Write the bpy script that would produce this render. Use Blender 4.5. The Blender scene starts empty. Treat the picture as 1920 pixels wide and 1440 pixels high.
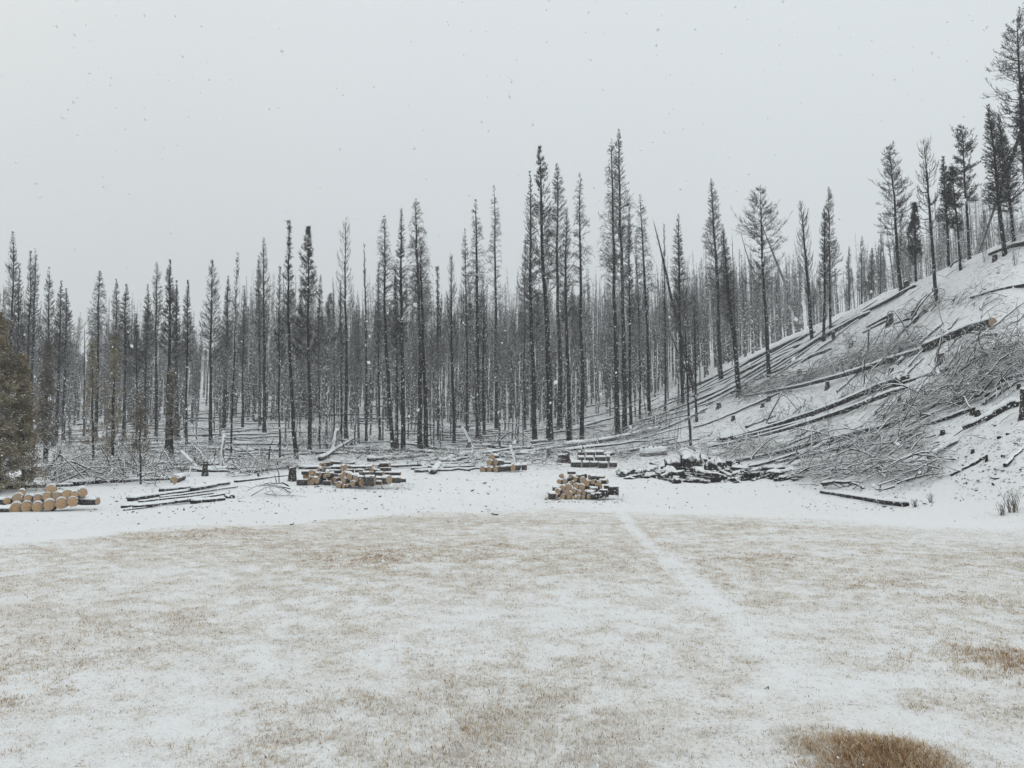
import bpy, math, random
import numpy as np

# ------------------------------------------------------------------ camera, world, light
sc = bpy.context.scene
W0, H0, F = 1920.0, 1440.0, 1423.0          # photograph frame and focal length in its pixels
EYE = 1.7
HORIZON = 862.0
PITCH = math.atan((HORIZON - 720.0) / F)
cam_d = bpy.data.cameras.new("camera")
cam = bpy.data.objects.new("camera", cam_d)
sc.collection.objects.link(cam)
cam.location = (0, 0, EYE)
cam.rotation_euler = (math.radians(90) + PITCH, 0, 0)
cam_d.sensor_width = 36.0
cam_d.lens = 36.0 * F / W0
cam_d.clip_start = 0.05
cam_d.clip_end = 3000
sc.camera = cam

world = bpy.data.worlds.new("World")
sc.world = world
world.use_nodes = True
wn = world.node_tree.nodes; wl = world.node_tree.links
wn.clear()
w_out = wn.new("ShaderNodeOutputWorld")
w_bg = wn.new("ShaderNodeBackground")
w_sky = wn.new("ShaderNodeTexSky")
w_sky.sky_type = 'NISHITA'
w_sky.sun_disc = False
w_sky.sun_elevation = math.radians(40)
w_sky.sun_rotation = math.radians(-60)
w_sky.dust_density = 6.0
w_geo = wn.new("ShaderNodeTexCoord")
w_sep = wn.new("ShaderNodeSeparateXYZ")
w_ramp = wn.new("ShaderNodeValToRGB")
w_ramp.color_ramp.elements[0].position = 0.0
w_ramp.color_ramp.elements[0].color = (5.65, 5.95, 6.07, 1)
w_ramp.color_ramp.elements[1].position = 0.55
w_ramp.color_ramp.elements[1].color = (7.4, 7.85, 8.0, 1)
e = w_ramp.color_ramp.elements.new(1.0); e.color = (10.2, 10.6, 10.8, 1)
w_mix = wn.new("ShaderNodeMixRGB"); w_mix.inputs[0].default_value = 0.93
w_noise = wn.new("ShaderNodeTexNoise"); w_noise.inputs['Scale'].default_value = 1.1; w_noise.inputs['Detail'].default_value = 2
w_mr = wn.new("ShaderNodeMapRange"); w_mr.inputs['To Min'].default_value = 0.93; w_mr.inputs['To Max'].default_value = 1.06
w_mul = wn.new("ShaderNodeVectorMath"); w_mul.operation = 'SCALE'
wl.new(w_geo.outputs['Generated'], w_sep.inputs[0])
wl.new(w_sep.outputs['Z'], w_ramp.inputs[0])
wl.new(w_sky.outputs[0], w_mix.inputs[1]); wl.new(w_ramp.outputs[0], w_mix.inputs[2])
wl.new(w_geo.outputs['Generated'], w_noise.inputs['Vector'])
# the cloud is a little thicker towards the left
w_add = wn.new("ShaderNodeMath"); w_add.operation = 'MULTIPLY_ADD'; w_add.inputs[1].default_value = 0.55
wl.new(w_sep.outputs['X'], w_add.inputs[0]); wl.new(w_noise.outputs['Fac'], w_add.inputs[2])
wl.new(w_add.outputs[0], w_mr.inputs['Value'])
wl.new(w_mix.outputs[0], w_mul.inputs[0]); wl.new(w_mr.outputs[0], w_mul.inputs['Scale'])
wl.new(w_mul.outputs[0], w_bg.inputs['Color'])
w_bg.inputs['Strength'].default_value = 0.1
wl.new(w_bg.outputs[0], w_out.inputs['Surface'])

sun_d = bpy.data.lights.new("sun", 'SUN')
sun_d.energy = 0.5; sun_d.angle = math.radians(40); sun_d.color = (1.0, 0.97, 0.93)
sun = bpy.data.objects.new("sun", sun_d); sc.collection.objects.link(sun)
sun.rotation_euler = (math.radians(50), 0, math.radians(60))
sun.location = (-60, -20, 120)

sc.view_settings.view_transform = 'Standard'
sc.view_settings.look = 'None'
sc.view_settings.exposure = 0.06
sc.view_settings.gamma = 1.0
sc.render.engine = 'CYCLES'
sc.cycles.max_bounces = 6
sc.cycles.diffuse_bounces = 3
sc.cycles.volume_bounces = 1
sc.cycles.use_denoising = True
sc.cycles.denoiser = 'OPENIMAGEDENOISE'
sc.cycles.denoising_input_passes = 'RGB_ALBEDO_NORMAL'
sc.cycles.denoising_prefilter = 'ACCURATE'
sc.render.film_transparent = False

C = sc.collection
rng = np.random.default_rng(7)
random.seed(7)

# ------------------------------------------------------------------ helpers: pixels and terrain
CP, SP = math.cos(PITCH), math.sin(PITCH)

def ray(px, py):
    """direction with world forward component scaled to 1: (dx, 1, dz) per metre of depth Y"""
    x = (np.asarray(px, float) - 960.0) / F
    v = (720.0 - np.asarray(py, float)) / F
    fwd = CP - v * SP
    up = SP + v * CP
    return x / fwd, up / fwd

def pt(px, py, Y):
    dx, dz = ray(px, py)
    return np.array([dx * Y, Y, EYE + dz * Y])

def hash2(ix, iy, s):
    h = (ix.astype(np.int64) * 374761393 + iy.astype(np.int64) * 668265263 + s * 2147483647) & 0xffffffff
    h = ((h ^ (h >> 13)) * 1274126177) & 0xffffffff
    return ((h ^ (h >> 16)) & 0xffff) / 65535.0

def noise2(x, y, s=0):
    ix = np.floor(x); iy = np.floor(y)
    fx = x - ix; fy = y - iy
    fx = fx * fx * (3 - 2 * fx); fy = fy * fy * (3 - 2 * fy)
    a = hash2(ix, iy, s); b = hash2(ix + 1, iy, s); c = hash2(ix, iy + 1, s); d = hash2(ix + 1, iy + 1, s)
    return (a * (1 - fx) + b * fx) * (1 - fy) + (c * (1 - fx) + d * fx) * fy

def fbm(x, y, s=0, o=4):
    v = 0.0; a = 0.5; t = 0
    for k in range(o):
        v = v + a * noise2(x * 2 ** k + 17.3 * k, y * 2 ** k - 9.1 * k, s + k); t += a; a *= 0.5
    return v / t

# measured ground profile: for a bearing (photo column) the row at which ground of a given depth appears
PROF = {
 -400: [(22, 972), (26, 950), (32, 905), (45, 868), (70, 838), (110, 800), (160, 765), (300, 745)],
 0:    [(24, 963), (26.5, 950), (31, 910), (45, 868), (70, 835), (110, 790), (160, 755), (300, 740)],
 240:  [(25, 958), (30, 926), (36, 897), (50, 857), (75, 815), (110, 770), (140, 748), (300, 738)],
 480:  [(29, 945), (34, 918), (40, 886), (48, 858), (62, 830), (90, 785), (120, 748), (300, 735)],
 720:  [(31, 940), (36, 915), (42, 888), (50, 865), (60, 843), (85, 790), (110, 750), (140, 728), (200, 700), (300, 690)],
 960:  [(32, 938), (37, 893), (42, 876), (50, 850), (60, 833), (80, 800), (110, 760), (160, 695), (230, 640), (300, 630)],
 1100: [(33, 936), (38, 905), (44, 875), (50, 855), (60, 832), (80, 790), (110, 740), (160, 670), (230, 606), (300, 596)],
 1200: [(33, 934), (38, 902), (44, 880), (50, 850), (60, 815), (80, 768), (110, 718), (160, 658), (230, 606), (300, 596)],
 1300: [(33, 934), (38, 908), (42, 886), (48, 845), (56, 800), (70, 745), (84, 712), (120, 690), (230, 612), (300, 605)],
 1400: [(31, 938), (36, 912), (42, 875), (48, 828), (58, 762), (70, 700), (78, 668), (110, 668), (230, 612), (300, 605)],
 1500: [(28, 948), (32, 925), (38, 868), (45, 800), (55, 720), (65, 652), (72, 618), (90, 630), (130, 640), (230, 615), (300, 610)],
 1600: [(25, 958), (28, 935), (32, 895), (38, 825), (45, 750), (55, 660), (64, 575), (80, 592), (130, 620), (230, 605)],
 1700: [(22, 970), (25, 948), (29, 890), (34, 810), (40, 725), (48, 632), (57, 523), (70, 548), (130, 600), (230, 600)],
 1800: [(20, 980), (22, 962), (26, 885), (31, 785), (37, 680), (44, 575), (51, 481), (65, 520), (130, 590), (230, 600)],
 1920: [(18.5, 990), (20, 965), (23, 880), (27, 778), (32, 665), (39, 545), (46, 434), (60, 480), (130, 580), (230, 600)],
 2300: [(13, 1048), (15, 975), (18, 865), (22, 740), (28, 590), (36, 430), (43, 330), (60, 370), (130, 520), (230, 580)],
}
_cols = sorted(PROF)
_U = np.array([ray(c, 800)[0] for c in _cols])
NU, NL = 260, 320
UG = np.linspace(-1.15, 1.15, NU)
LG = np.linspace(math.log(3.0), math.log(600.0), NL)
YG = np.exp(LG)
_slope = np.zeros((len(_cols), NL))
for i, c in enumerate(_cols):
    ys = [1.0, PROF[c][0][0] * 0.82] + [p[0] for p in PROF[c]] + [700.0]
    zs = [0.0, 0.0]
    for (Y, py) in PROF[c]:
        zs.append(EYE + ray(c, py)[1] * Y)
    zs.append(zs[-1] + 4.0)
    _slope[i] = np.interp(YG, ys, zs)
HG = np.zeros((NU, NL))
for j in range(NL):
    HG[:, j] = np.interp(UG, _U, _slope[:, j])
# smooth the profile a little in both directions
def smooth(a, k, ax):
    ker = np.exp(-0.5 * (np.arange(-3 * k, 3 * k + 1) / k) ** 2); ker /= ker.sum()
    pad = [(0, 0), (0, 0)]; pad[ax] = (3 * k, 3 * k)
    b = np.pad(a, pad, mode='edge')
    return np.apply_along_axis(lambda v: np.convolve(v, ker, 'valid'), ax, b)
HG = smooth(HG, 5, 0); HG = smooth(HG, 1, 1)

def height0(x, y):
    x = np.asarray(x, float); y = np.asarray(y, float)
    yy = np.maximum(y, 3.0)
    u = np.clip(x / yy, -1.149, 1.149)
    fi = (u - UG[0]) / (UG[1] - UG[0]); fj = (np.log(np.clip(yy, 3.001, 599)) - LG[0]) / (LG[1] - LG[0])
    i = np.clip(fi.astype(int), 0, NU - 2); j = np.clip(fj.astype(int), 0, NL - 2)
    a = fi - i; b = fj - j
    return (HG[i, j] * (1 - a) + HG[i + 1, j] * a) * (1 - b) + (HG[i, j + 1] * (1 - a) + HG[i + 1, j + 1] * a) * b

_mx, _mz = ray(1655, 1430)
MOUND = (float(_mx) * EYE / -float(_mz), EYE / -float(_mz))
def height(x, y):
    x = np.asarray(x, float); y = np.asarray(y, float)
    h = height0(x, y)
    rough = np.clip((h - 0.3) / 2.5, 0, 1)
    h = h + rough * ((fbm(x * 0.35, y * 0.35, 3, 3) - 0.5) * 0.7 + (fbm(x * 1.6, y * 1.6, 9, 3) - 0.5) * 0.22)
    h = h + (fbm(x * 0.5, y * 0.5, 21, 3) - 0.5) * 0.07 + (fbm(x * 4.0, y * 4.0, 33, 2) - 0.5) * 0.025
    h = h + 0.085 * np.exp(-(((x - MOUND[0]) / 0.42) ** 2 + ((y - MOUND[1]) / 0.34) ** 2) ** 1.3)
    return h

_YS = np.exp(np.linspace(math.log(3.2), math.log(450.0), 900))
def ground_at(px, py):
    """where the line of sight through a measured photo point meets the terrain"""
    px = np.atleast_1d(np.asarray(px, float)); py = np.atleast_1d(np.asarray(py, float))
    dx, dz = ray(px, py)
    X = dx[:, None] * _YS[None]; Z = EYE + dz[:, None] * _YS[None]
    hit = Z <= height(X, np.broadcast_to(_YS, X.shape))
    idx = np.where(hit.any(1), hit.argmax(1), len(_YS) - 1)
    Y = _YS[idx]
    x = dx * Y
    return np.stack([x, Y, height(x, Y)], 1)

def gp(px, py):
    return ground_at(px, py)[0]

# ------------------------------------------------------------------ helpers: meshes, tags
def tag(o, label=None, cat=None, group=None, kind=None):
    if label: o['label'] = label
    if cat: o['category'] = cat
    if group: o['group'] = group
    if kind: o['kind'] = kind
    return o

def empty(name, loc=(0, 0, 0), rz=0.0):
    o = bpy.data.objects.new(name, None)
    o.empty_display_size = 0.2
    C.objects.link(o); o.location = [float(v) for v in loc]; o.rotation_euler = (0, 0, rz)
    return o

_drng = np.random.default_rng
def RS(s): return _drng(abs(int(s)))

def merge2(name, a, b, ma, mb_, smooth=False):
    m = MB(); m.v = list(a.v); m.f = list(a.f); m.n = a.n; m.attr = list(a.attr)
    na = sum(f.shape[0] for f in a.f)
    for v, at in zip(b.v, b.attr): m.v.append(v); m.attr.append(at)
    for f in b.f: m.f.append(f + a.n)
    m.n += b.n
    me = m.mesh(name, [ma, mb_], smooth)
    mi = np.zeros(len(me.polygons), np.int32); mi[na:] = 1
    me.polygons.foreach_set('material_index', mi); me.update()
    return me

class MB:
    """collects vertices and faces in numpy blocks, one mesh out"""
    def __init__(s): s.v = []; s.f = []; s.n = 0; s.attr = []
    def add(s, v, faces, attr=None):
        v = np.asarray(v, np.float32).reshape(-1, 3)
        faces = np.asarray(faces, np.int64)
        s.v.append(v); s.f.append(faces + s.n); s.n += len(v)
        s.attr.append(np.zeros(len(v), np.float32) if attr is None else np.asarray(attr, np.float32).reshape(-1))
    def mesh(s, name, mats, smooth=False, attr_name=None):
        me = bpy.data.meshes.new(name)
        v = np.concatenate(s.v)
        me.vertices.add(len(v)); me.vertices.foreach_set('co', v.ravel())
        loops = np.concatenate([f.ravel() for f in s.f])
        tot = np.concatenate([np.full(f.shape[0], f.shape[1]) for f in s.f])
        start = np.concatenate([[0], np.cumsum(tot)[:-1]])
        me.loops.add(len(loops)); me.loops.foreach_set('vertex_index', loops.astype(np.int32))
        me.polygons.add(len(tot)); me.polygons.foreach_set('loop_start', start.astype(np.int32))
        if smooth: me.polygons.foreach_set('use_smooth', np.ones(len(tot), bool))
        me.update(calc_edges=True); me.validate()
        if attr_name:
            a = me.attributes.new(attr_name, 'FLOAT', 'POINT')
            a.data.foreach_set('value', np.concatenate(s.attr))
        for m in (mats if isinstance(mats, (list, tuple)) else [mats]): me.materials.append(m)
        return me
    def build(s, name, mat, parent=None, smooth=False, attr_name=None):
        return link(name, s.mesh(name, mat, smooth, attr_name), parent)

def link(name, me, parent=None):
    o = bpy.data.objects.new(name, me); C.objects.link(o)
    if parent is not None: o.parent = parent
    return o

def tubes(mb, P, R, K=3, cap=False, attr=None, rough=0.0, rs=0):
    """P (M,N,3) centre lines, R (M,N) radii"""
    P = np.asarray(P, float); R = np.asarray(R, float)
    M, N = R.shape
    T = np.gradient(P, axis=1)
    T /= np.linalg.norm(T, axis=2, keepdims=True) + 1e-9
    mt = T.mean(1)
    ref = np.where((np.abs(mt[:, 2]) > 0.85)[:, None], np.array([1.0, 0, 0]), np.array([0, 0, 1.0]))
    S = np.cross(T, ref[:, None, :]); S /= np.linalg.norm(S, axis=2, keepdims=True) + 1e-9
    B = np.cross(S, T)
    ang = np.arange(K) / K * 2 * math.pi + math.pi / 2
    rr = R[:, :, None] * np.ones(K)
    if rough > 0:
        rr = rr * (1 + rough * (RS(rs).random((M, N, K)) - 0.5))
    V = P[:, :, None, :] + (S[:, :, None, :] * np.cos(ang)[:, None] + B[:, :, None, :] * np.sin(ang)[:, None]) * rr[..., None]
    idx = np.arange(M * N * K).reshape(M, N, K)
    a = idx[:, :-1, :]; b = idx[:, 1:, :]
    q = np.stack([a, b, np.roll(b, -1, 2), np.roll(a, -1, 2)], -1).reshape(-1, 4)
    at = None if attr is None else np.repeat(np.asarray(attr, float), N * K)
    n0 = mb.n
    mb.add(V, q, at)
    if cap:
        for e, rev in ((0, False), (N - 1, True)):
            f = idx[:, e, :]
            if rev: f = f[:, ::-1]
            mb.f.append(f + n0)

# ------------------------------------------------------------------ materials
def mat(name):
    m = bpy.data.materials.new(name); m.use_nodes = True
    nt = m.node_tree; nt.nodes.clear()
    out = nt.nodes.new("ShaderNodeOutputMaterial")
    bs = nt.nodes.new("ShaderNodeBsdfPrincipled")
    nt.links.new(bs.outputs[0], out.inputs['Surface'])
    bs.inputs['Roughness'].default_value = 0.9
    bs.inputs['Specular IOR Level'].default_value = 0.15
    return m, nt, bs

def N(nt, t, **kw):
    n = nt.nodes.new(t)
    for k, v in kw.items():
        if k in n.inputs.keys(): n.inputs[k].default_value = v
        else: setattr(n, k, v)
    return n

def ramp2(nt, src, p0, p1, c0=0.0, c1=1.0):
    r = nt.nodes.new("ShaderNodeMapRange"); r.clamp = True
    r.inputs['From Min'].default_value = p0; r.inputs['From Max'].default_value = p1
    r.inputs['To Min'].default_value = c0; r.inputs['To Max'].default_value = c1
    nt.links.new(src, r.inputs['Value']); return r.outputs[0]

def math_(nt, op, a, b=None):
    m = nt.nodes.new("ShaderNodeMath"); m.operation = op
    for i, v in enumerate((a, b)):
        if v is None: continue
        if isinstance(v, (int, float)): m.inputs[i].default_value = v
        else: nt.links.new(v, m.inputs[i])
    return m.outputs[0]

def mixc(nt, fac, a, b):
    m = nt.nodes.new("ShaderNodeMixRGB")
    for i, v in ((0, fac), (1, a), (2, b)):
        if isinstance(v, (int, float)): m.inputs[i].default_value = v
        elif isinstance(v, tuple): m.inputs[i].default_value = (*v, 1)
        else: nt.links.new(v, m.inputs[i])
    return m.outputs[0]

SNOW = (0.87, 0.885, 0.895)

def snowy(name, c0, c1, lo, hi, nscale=6.0, speck=0.0, speck_scale=30.0, jitter=0.5, stretch=(1, 1, 1)):
    """dark surface with snow lying on its upward side, plus specks of snow stuck in the bark"""
    m, nt, bs = mat(name)
    geo = N(nt, "ShaderNodeNewGeometry"); tc = N(nt, "ShaderNodeTexCoord")
    mp = N(nt, "ShaderNodeMapping"); mp.inputs['Scale'].default_value = stretch
    nt.links.new(tc.outputs['Object'], mp.inputs[0])
    n1 = N(nt, "ShaderNodeTexNoise", Scale=nscale, Detail=4.0); nt.links.new(mp.outputs[0], n1.inputs['Vector'])
    base = mixc(nt, ramp2(nt, n1.outputs['Fac'], 0.35, 0.65), c0, c1)
    sep = N(nt, "ShaderNodeSeparateXYZ"); nt.links.new(geo.outputs['Normal'], sep.inputs[0])
    n2 = N(nt, "ShaderNodeTexNoise", Scale=nscale * 0.7, Detail=3.0); nt.links.new(tc.outputs['Object'], n2.inputs['Vector'])
    s = math_(nt, 'ADD', sep.outputs['Z'], math_(nt, 'MULTIPLY', math_(nt, 'SUBTRACT', n2.outputs['Fac'], 0.5), jitter))
    fac = ramp2(nt, s, lo, hi)
    if speck > 0:
        n3 = N(nt, "ShaderNodeTexNoise", Scale=speck_scale, Detail=2.0); nt.links.new(tc.outputs['Object'], n3.inputs['Vector'])
        fac = math_(nt, 'MAXIMUM', fac, ramp2(nt, n3.outputs['Fac'], 0.72 - speck, 0.76 - speck))
    col = mixc(nt, fac, base, SNOW)
    nt.links.new(col, bs.inputs['Base Color'])
    return m

M_trunk = snowy("charred_trunk", (0.009, 0.009, 0.010), (0.034, 0.033, 0.033), 0.25, 0.5, 9.0, 0.085, 7.0, stretch=(1, 1, 0.25))
M_trunk_far = snowy("hazed_trunk", (0.045, 0.046, 0.048), (0.13, 0.127, 0.124), 0.3, 0.5, 5.0, 0.15, 5.0, stretch=(1, 1, 0.25))  # distance haze put into the paler base colour; specks are stuck snow
M_twig_far = snowy("far_twig", (0.04, 0.04, 0.042), (0.10, 0.098, 0.096), 0.5, 0.85, 4.0)  # background twigs greyed in their base colour to suggest haze
M_twig = snowy("charred_twig", (0.02, 0.02, 0.021), (0.045, 0.043, 0.042), 0.75, 0.95, 4.0)
M_twig_low = snowy("snowy_twig", (0.03, 0.029, 0.029), (0.08, 0.075, 0.07), 0.05, 0.45, 4.0)
M_twig_brown = snowy("brown_twig", (0.07, 0.055, 0.045), (0.14, 0.11, 0.085), 0.3, 0.7, 4.0)
M_slash = snowy("slash_twig", (0.014, 0.014, 0.014), (0.06, 0.056, 0.052), 0.15, 0.55, 4.0, jitter=0.8)
M_log = snowy("charred_log", (0.010, 0.010, 0.011), (0.045, 0.042, 0.04), 0.42, 0.6, 7.0, 0.10, 14.0, jitter=0.6)
M_char = snowy("char", (0.008, 0.008, 0.009), (0.04, 0.036, 0.033), 0.48, 0.7, 5.0, 0.08, 9.0, jitter=0.9)
M_log_grey = snowy("grey_log", (0.10, 0.098, 0.095), (0.22, 0.21, 0.2), 0.15, 0.4, 5.0, 0.12, 12.0)
M_bark = snowy("log_bark", (0.012, 0.011, 0.011), (0.06, 0.052, 0.046), 0.7, 0.85, 8.0, 0.09, 16.0)
M_needle = snowy("scorched_needle", (0.018, 0.02, 0.018), (0.05, 0.048, 0.042), 0.85, 1.1, 1.2)
M_needle_brown = snowy("brown_needle", (0.115, 0.10, 0.065), (0.28, 0.235, 0.15), 0.68, 0.9, 1.3)
M_needle_olive = snowy("olive_needle", (0.075, 0.075, 0.06), (0.19, 0.165, 0.125), 0.68, 0.9, 1.3)

def make_snow():
    m, nt, bs = mat("snow")
    tc = N(nt, "ShaderNodeTexCoord")
    n = N(nt, "ShaderNodeTexNoise", Scale=14.0, Detail=4.0); nt.links.new(tc.outputs['Object'], n.inputs['Vector'])
    nt.links.new(mixc(nt, n.outputs['Fac'], (0.82, 0.85, 0.87), (0.9, 0.92, 0.93)), bs.inputs['Base Color'])
    b = N(nt, "ShaderNodeBump", Strength=0.3, Distance=0.02); nt.links.new(n.outputs['Fac'], b.inputs['Height'])
    nt.links.new(b.outputs[0], bs.inputs['Normal'])
    return m
M_snow = make_snow()

def make_wood():
    m, nt, bs = mat("cut_wood")
    tc = N(nt, "ShaderNodeTexCoord")
    oi = N(nt, "ShaderNodeObjectInfo")
    sep = N(nt, "ShaderNodeSeparateXYZ"); nt.links.new(tc.outputs['Object'], sep.inputs[0])
    r2 = math_(nt, 'ADD', math_(nt, 'MULTIPLY', sep.outputs['Y'], sep.outputs['Y']), math_(nt, 'MULTIPLY', sep.outputs['Z'], sep.outputs['Z']))
    r = math_(nt, 'SQRT', r2)
    nz = N(nt, "ShaderNodeTexNoise", Scale=2.5, Detail=4.0); nt.links.new(tc.outputs['Object'], nz.inputs['Vector'])
    rr = math_(nt, 'ADD', r, math_(nt, 'MULTIPLY', nz.outputs['Fac'], 0.25))
    ring = math_(nt, 'SINE', math_(nt, 'MULTIPLY', rr, 46.0))
    c = mixc(nt, ramp2(nt, ring, -1, 1), (0.40, 0.265, 0.155), (0.50, 0.35, 0.215))
    c = mixc(nt, ramp2(nt, nz.outputs['Fac'], 0.5, 0.75), c, (0.34, 0.2, 0.1))
    c = mixc(nt, ramp2(nt, r, 0.0, 0.3, 0.45, 0.0), c, (0.42, 0.24, 0.12))
    c = mixc(nt, math_(nt, 'MULTIPLY', oi.outputs['Random'], 0.7), c, (0.30, 0.235, 0.18))
    nt.links.new(c, bs.inputs['Base Color'])
    return m
M_wood = make_wood()

def make_ground():
    m, nt, bs = mat("snow_field")
    geo = N(nt, "ShaderNodeNewGeometry")
    at = N(nt, "ShaderNodeAttribute"); at.attribute_name = 'grass'
    at2 = N(nt, "ShaderNodeAttribute"); at2.attribute_name = 'litter'
    P = geo.outputs['Position']
    def tex(scale, detail=3.0, sc=(1, 1, 1), rough=0.6):
        mp = N(nt, "ShaderNodeMapping"); mp.inputs['Scale'].default_value = sc
        nt.links.new(P, mp.inputs[0])
        n = N(nt, "ShaderNodeTexNoise", Scale=scale, Detail=detail, Roughness=rough); nt.links.new(mp.outputs[0], n.inputs['Vector'])
        return n.outputs['Fac']
    big = tex(0.7, 3.0)
    mid = tex(7.0, 4.0)
    fine = tex(70.0, 3.0)
    vfine = tex(210.0, 2.0)
    lump = tex(26.0, 3.0, (1, 1, 1), 0.65)
    snow = mixc(nt, mid, (0.84, 0.857, 0.865), (0.905, 0.915, 0.922))
    g = at.outputs['Fac']
    # snow sifted through matted stubble: cream, lumpy, broken by small dark gaps of painted shade
    cream = mixc(nt, mid, (0.66, 0.63, 0.57), (0.82, 0.815, 0.79))
    cf = math_(nt, 'MULTIPLY', ramp2(nt, g, 0.05, 0.7), ramp2(nt, lump, 0.62, 0.42, 0.35, 1.0))
    base = mixc(nt, cf, snow, cream)
    t = math_(nt, 'ADD', math_(nt, 'MULTIPLY', fine, 0.5), math_(nt, 'ADD', math_(nt, 'MULTIPLY', lump, 0.3), math_(nt, 'MULTIPLY', vfine, 0.2)))
    thr = ramp2(nt, g, 0.0, 1.0, 0.66, 0.48)
    f = ramp2(nt, math_(nt, 'SUBTRACT', t, thr), 0.0, 0.08)
    f = math_(nt, 'MULTIPLY', f, ramp2(nt, g, 0.0, 1.0, 0.2, 0.8))
    tan = mixc(nt, big, (0.42, 0.325, 0.205), (0.52, 0.44, 0.33))
    tan = mixc(nt, ramp2(nt, vfine, 0.56, 0.66), tan, (0.13, 0.1, 0.075))
    c = mixc(nt, f, base, tan)
    gap = math_(nt, 'MULTIPLY', ramp2(nt, math_(nt, 'ADD', lump, math_(nt, 'MULTIPLY', fine, 0.4)), 0.575, 0.50), ramp2(nt, g, 0.08, 0.5, 0.0, 0.8))  # occlusion between the lumps, painted dark because the bump gives none
    c = mixc(nt, gap, c, (0.16, 0.13, 0.10))
    # dark litter, clods and needles on the disturbed ground and the hillside
    l1 = tex(3.2, 5.0, (1, 1, 1), 0.72)
    l2 = tex(16.0, 4.0, (1, 1, 1), 0.7)
    lf = math_(nt, 'ADD', math_(nt, 'MULTIPLY', l1, 0.5), math_(nt, 'MULTIPLY', l2, 0.5))
    lthr = ramp2(nt, at2.outputs['Fac'], 0.0, 1.0, 0.70, 0.50)
    lm = ramp2(nt, math_(nt, 'SUBTRACT', lf, lthr), 0.0, 0.03)
    c = mixc(nt, math_(nt, 'MULTIPLY', lm, 0.85), c, (0.05, 0.046, 0.043))
    nt.links.new(c, bs.inputs['Base Color'])
    b = N(nt, "ShaderNodeBump", Strength=0.8, Distance=0.04)
    nt.links.new(math_(nt, 'ADD', math_(nt, 'MULTIPLY', mid, 0.8), math_(nt, 'ADD', math_(nt, 'MULTIPLY', lump, 0.8), math_(nt, 'MULTIPLY', fine, 0.35))), b.inputs['Height'])
    nt.links.new(b.outputs[0], bs.inputs['Normal'])
    return m
M_ground = make_ground()

def make_grass_mat():
    m, nt, bs = mat("dry_grass")
    at = N(nt, "ShaderNodeAttribute"); at.attribute_name = 'tone'
    cr = N(nt, "ShaderNodeValToRGB")
    e = cr.color_ramp.elements
    e[0].position = 0.0; e[0].color = (0.07, 0.055, 0.042, 1)
    e[1].position = 1.0; e[1].color = (0.86, 0.87, 0.87, 1)
    for p, c in ((0.16, (0.30, 0.155, 0.07, 1)), (0.4, (0.50, 0.335, 0.175, 1)), (0.62, (0.60, 0.505, 0.38, 1)), (0.8, (0.72, 0.66, 0.58, 1))):
        k = e.new(p); k.color = c
    nt.links.new(at.outputs['Fac'], cr.inputs[0])
    nt.links.new(cr.outputs[0], bs.inputs['Base Color'])
    return m
M_grass = make_grass_mat()

# ------------------------------------------------------------------ terrain
def seg_dist(x, y, pts):
    d = np.full(np.shape(x), 1e9)
    for (a, b) in zip(pts[:-1], pts[1:]):
        ax, ay = a; bx, by = b
        vx, vy = bx - ax, by - ay
        t = np.clip(((x - ax) * vx + (y - ay) * vy) / (vx * vx + vy * vy), 0, 1)
        d = np.minimum(d, np.hypot(x - ax - t * vx, y - ay - t * vy))
    return d
_pathpts = [tuple(gp(a, b)[:2]) for a, b in ((1120, 925), (1165, 962), (1195, 1000), (1250, 1050), (1310, 1100), (1390, 1170), (1490, 1250), (1640, 1330), (1800, 1440))]
_edgepx = np.array([-300, 0, 160, 330, 500, 640, 800, 960, 1040, 1160, 1300, 1500, 1700, 1900, 2200])
_edgepy = np.array([1040, 1018, 1003, 991, 986, 974, 962, 955, 950, 958, 962, 972, 982, 995, 1010])
_eu, _ = ray(_edgepx, _edgepy)
_eY = np.array([gp(a, b)[1] for a, b in zip(_edgepx, _edgepy)])

def grass_density(x, y):
    yy = np.maximum(y, 0.5)
    eY = np.interp(x / yy, _eu, _eY) + (fbm(x * 0.6, y * 0.6, 51, 3) - 0.5) * 3.0
    field = np.clip((eY - y) / np.interp(x / yy, [-0.7, -0.15, 0.1, 0.7], [0.8, 1.6, 3.5, 4.0]) + 0.12, 0, 1) ** 0.8
    field = np.where(y > eY + 1, 0.13 * np.clip(1 - (y - eY) / 16, 0, 1) + 0.02, field)
    field = np.where((y > 0), field, 1.0)
    pat = fbm(x * 0.33 + 5, y * 0.33, 61, 4); pat2 = fbm(x * 1.3, y * 1.3, 71, 3)
    pat3 = fbm(x * 0.22 + 3, y * 0.6, 63, 3)
    g = np.clip(0.55 + 0.3 * (pat - 0.5) + 0.45 * (pat2 - 0.5) + 0.45 * (pat3 - 0.5) + 1.2 * (fbm(x * 4.5, y * 4.5, 65, 3) - 0.5), 0.2, 0.95)
    # far part of the field is barer and browner, the near part whiter
    far = np.clip((y - 6.0) / 8.0, 0, 1)
    g = g * (0.78 + 0.4 * far)
    d = seg_dist(x, y, _pathpts) + (fbm(x * 1.1, y * 1.1, 81, 3) - 0.5) * 0.3
    w = -0.02
    g = g * np.clip((d - w) / 0.24, 0.34 + 0.42 * np.clip((9 - y) / 4, 0, 1), 1)
    for (px, py, r, k) in TUFTS:
        c = _tc[(px, py)]
        dd = np.hypot(x - c[0], y - c[1]) + (pat2 - 0.5) * 0.7 * r
        g = np.maximum(g, k * np.clip((r - dd) / (0.75 * r), 0, 1))
    return np.clip(g * field, 0, 1)

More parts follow.
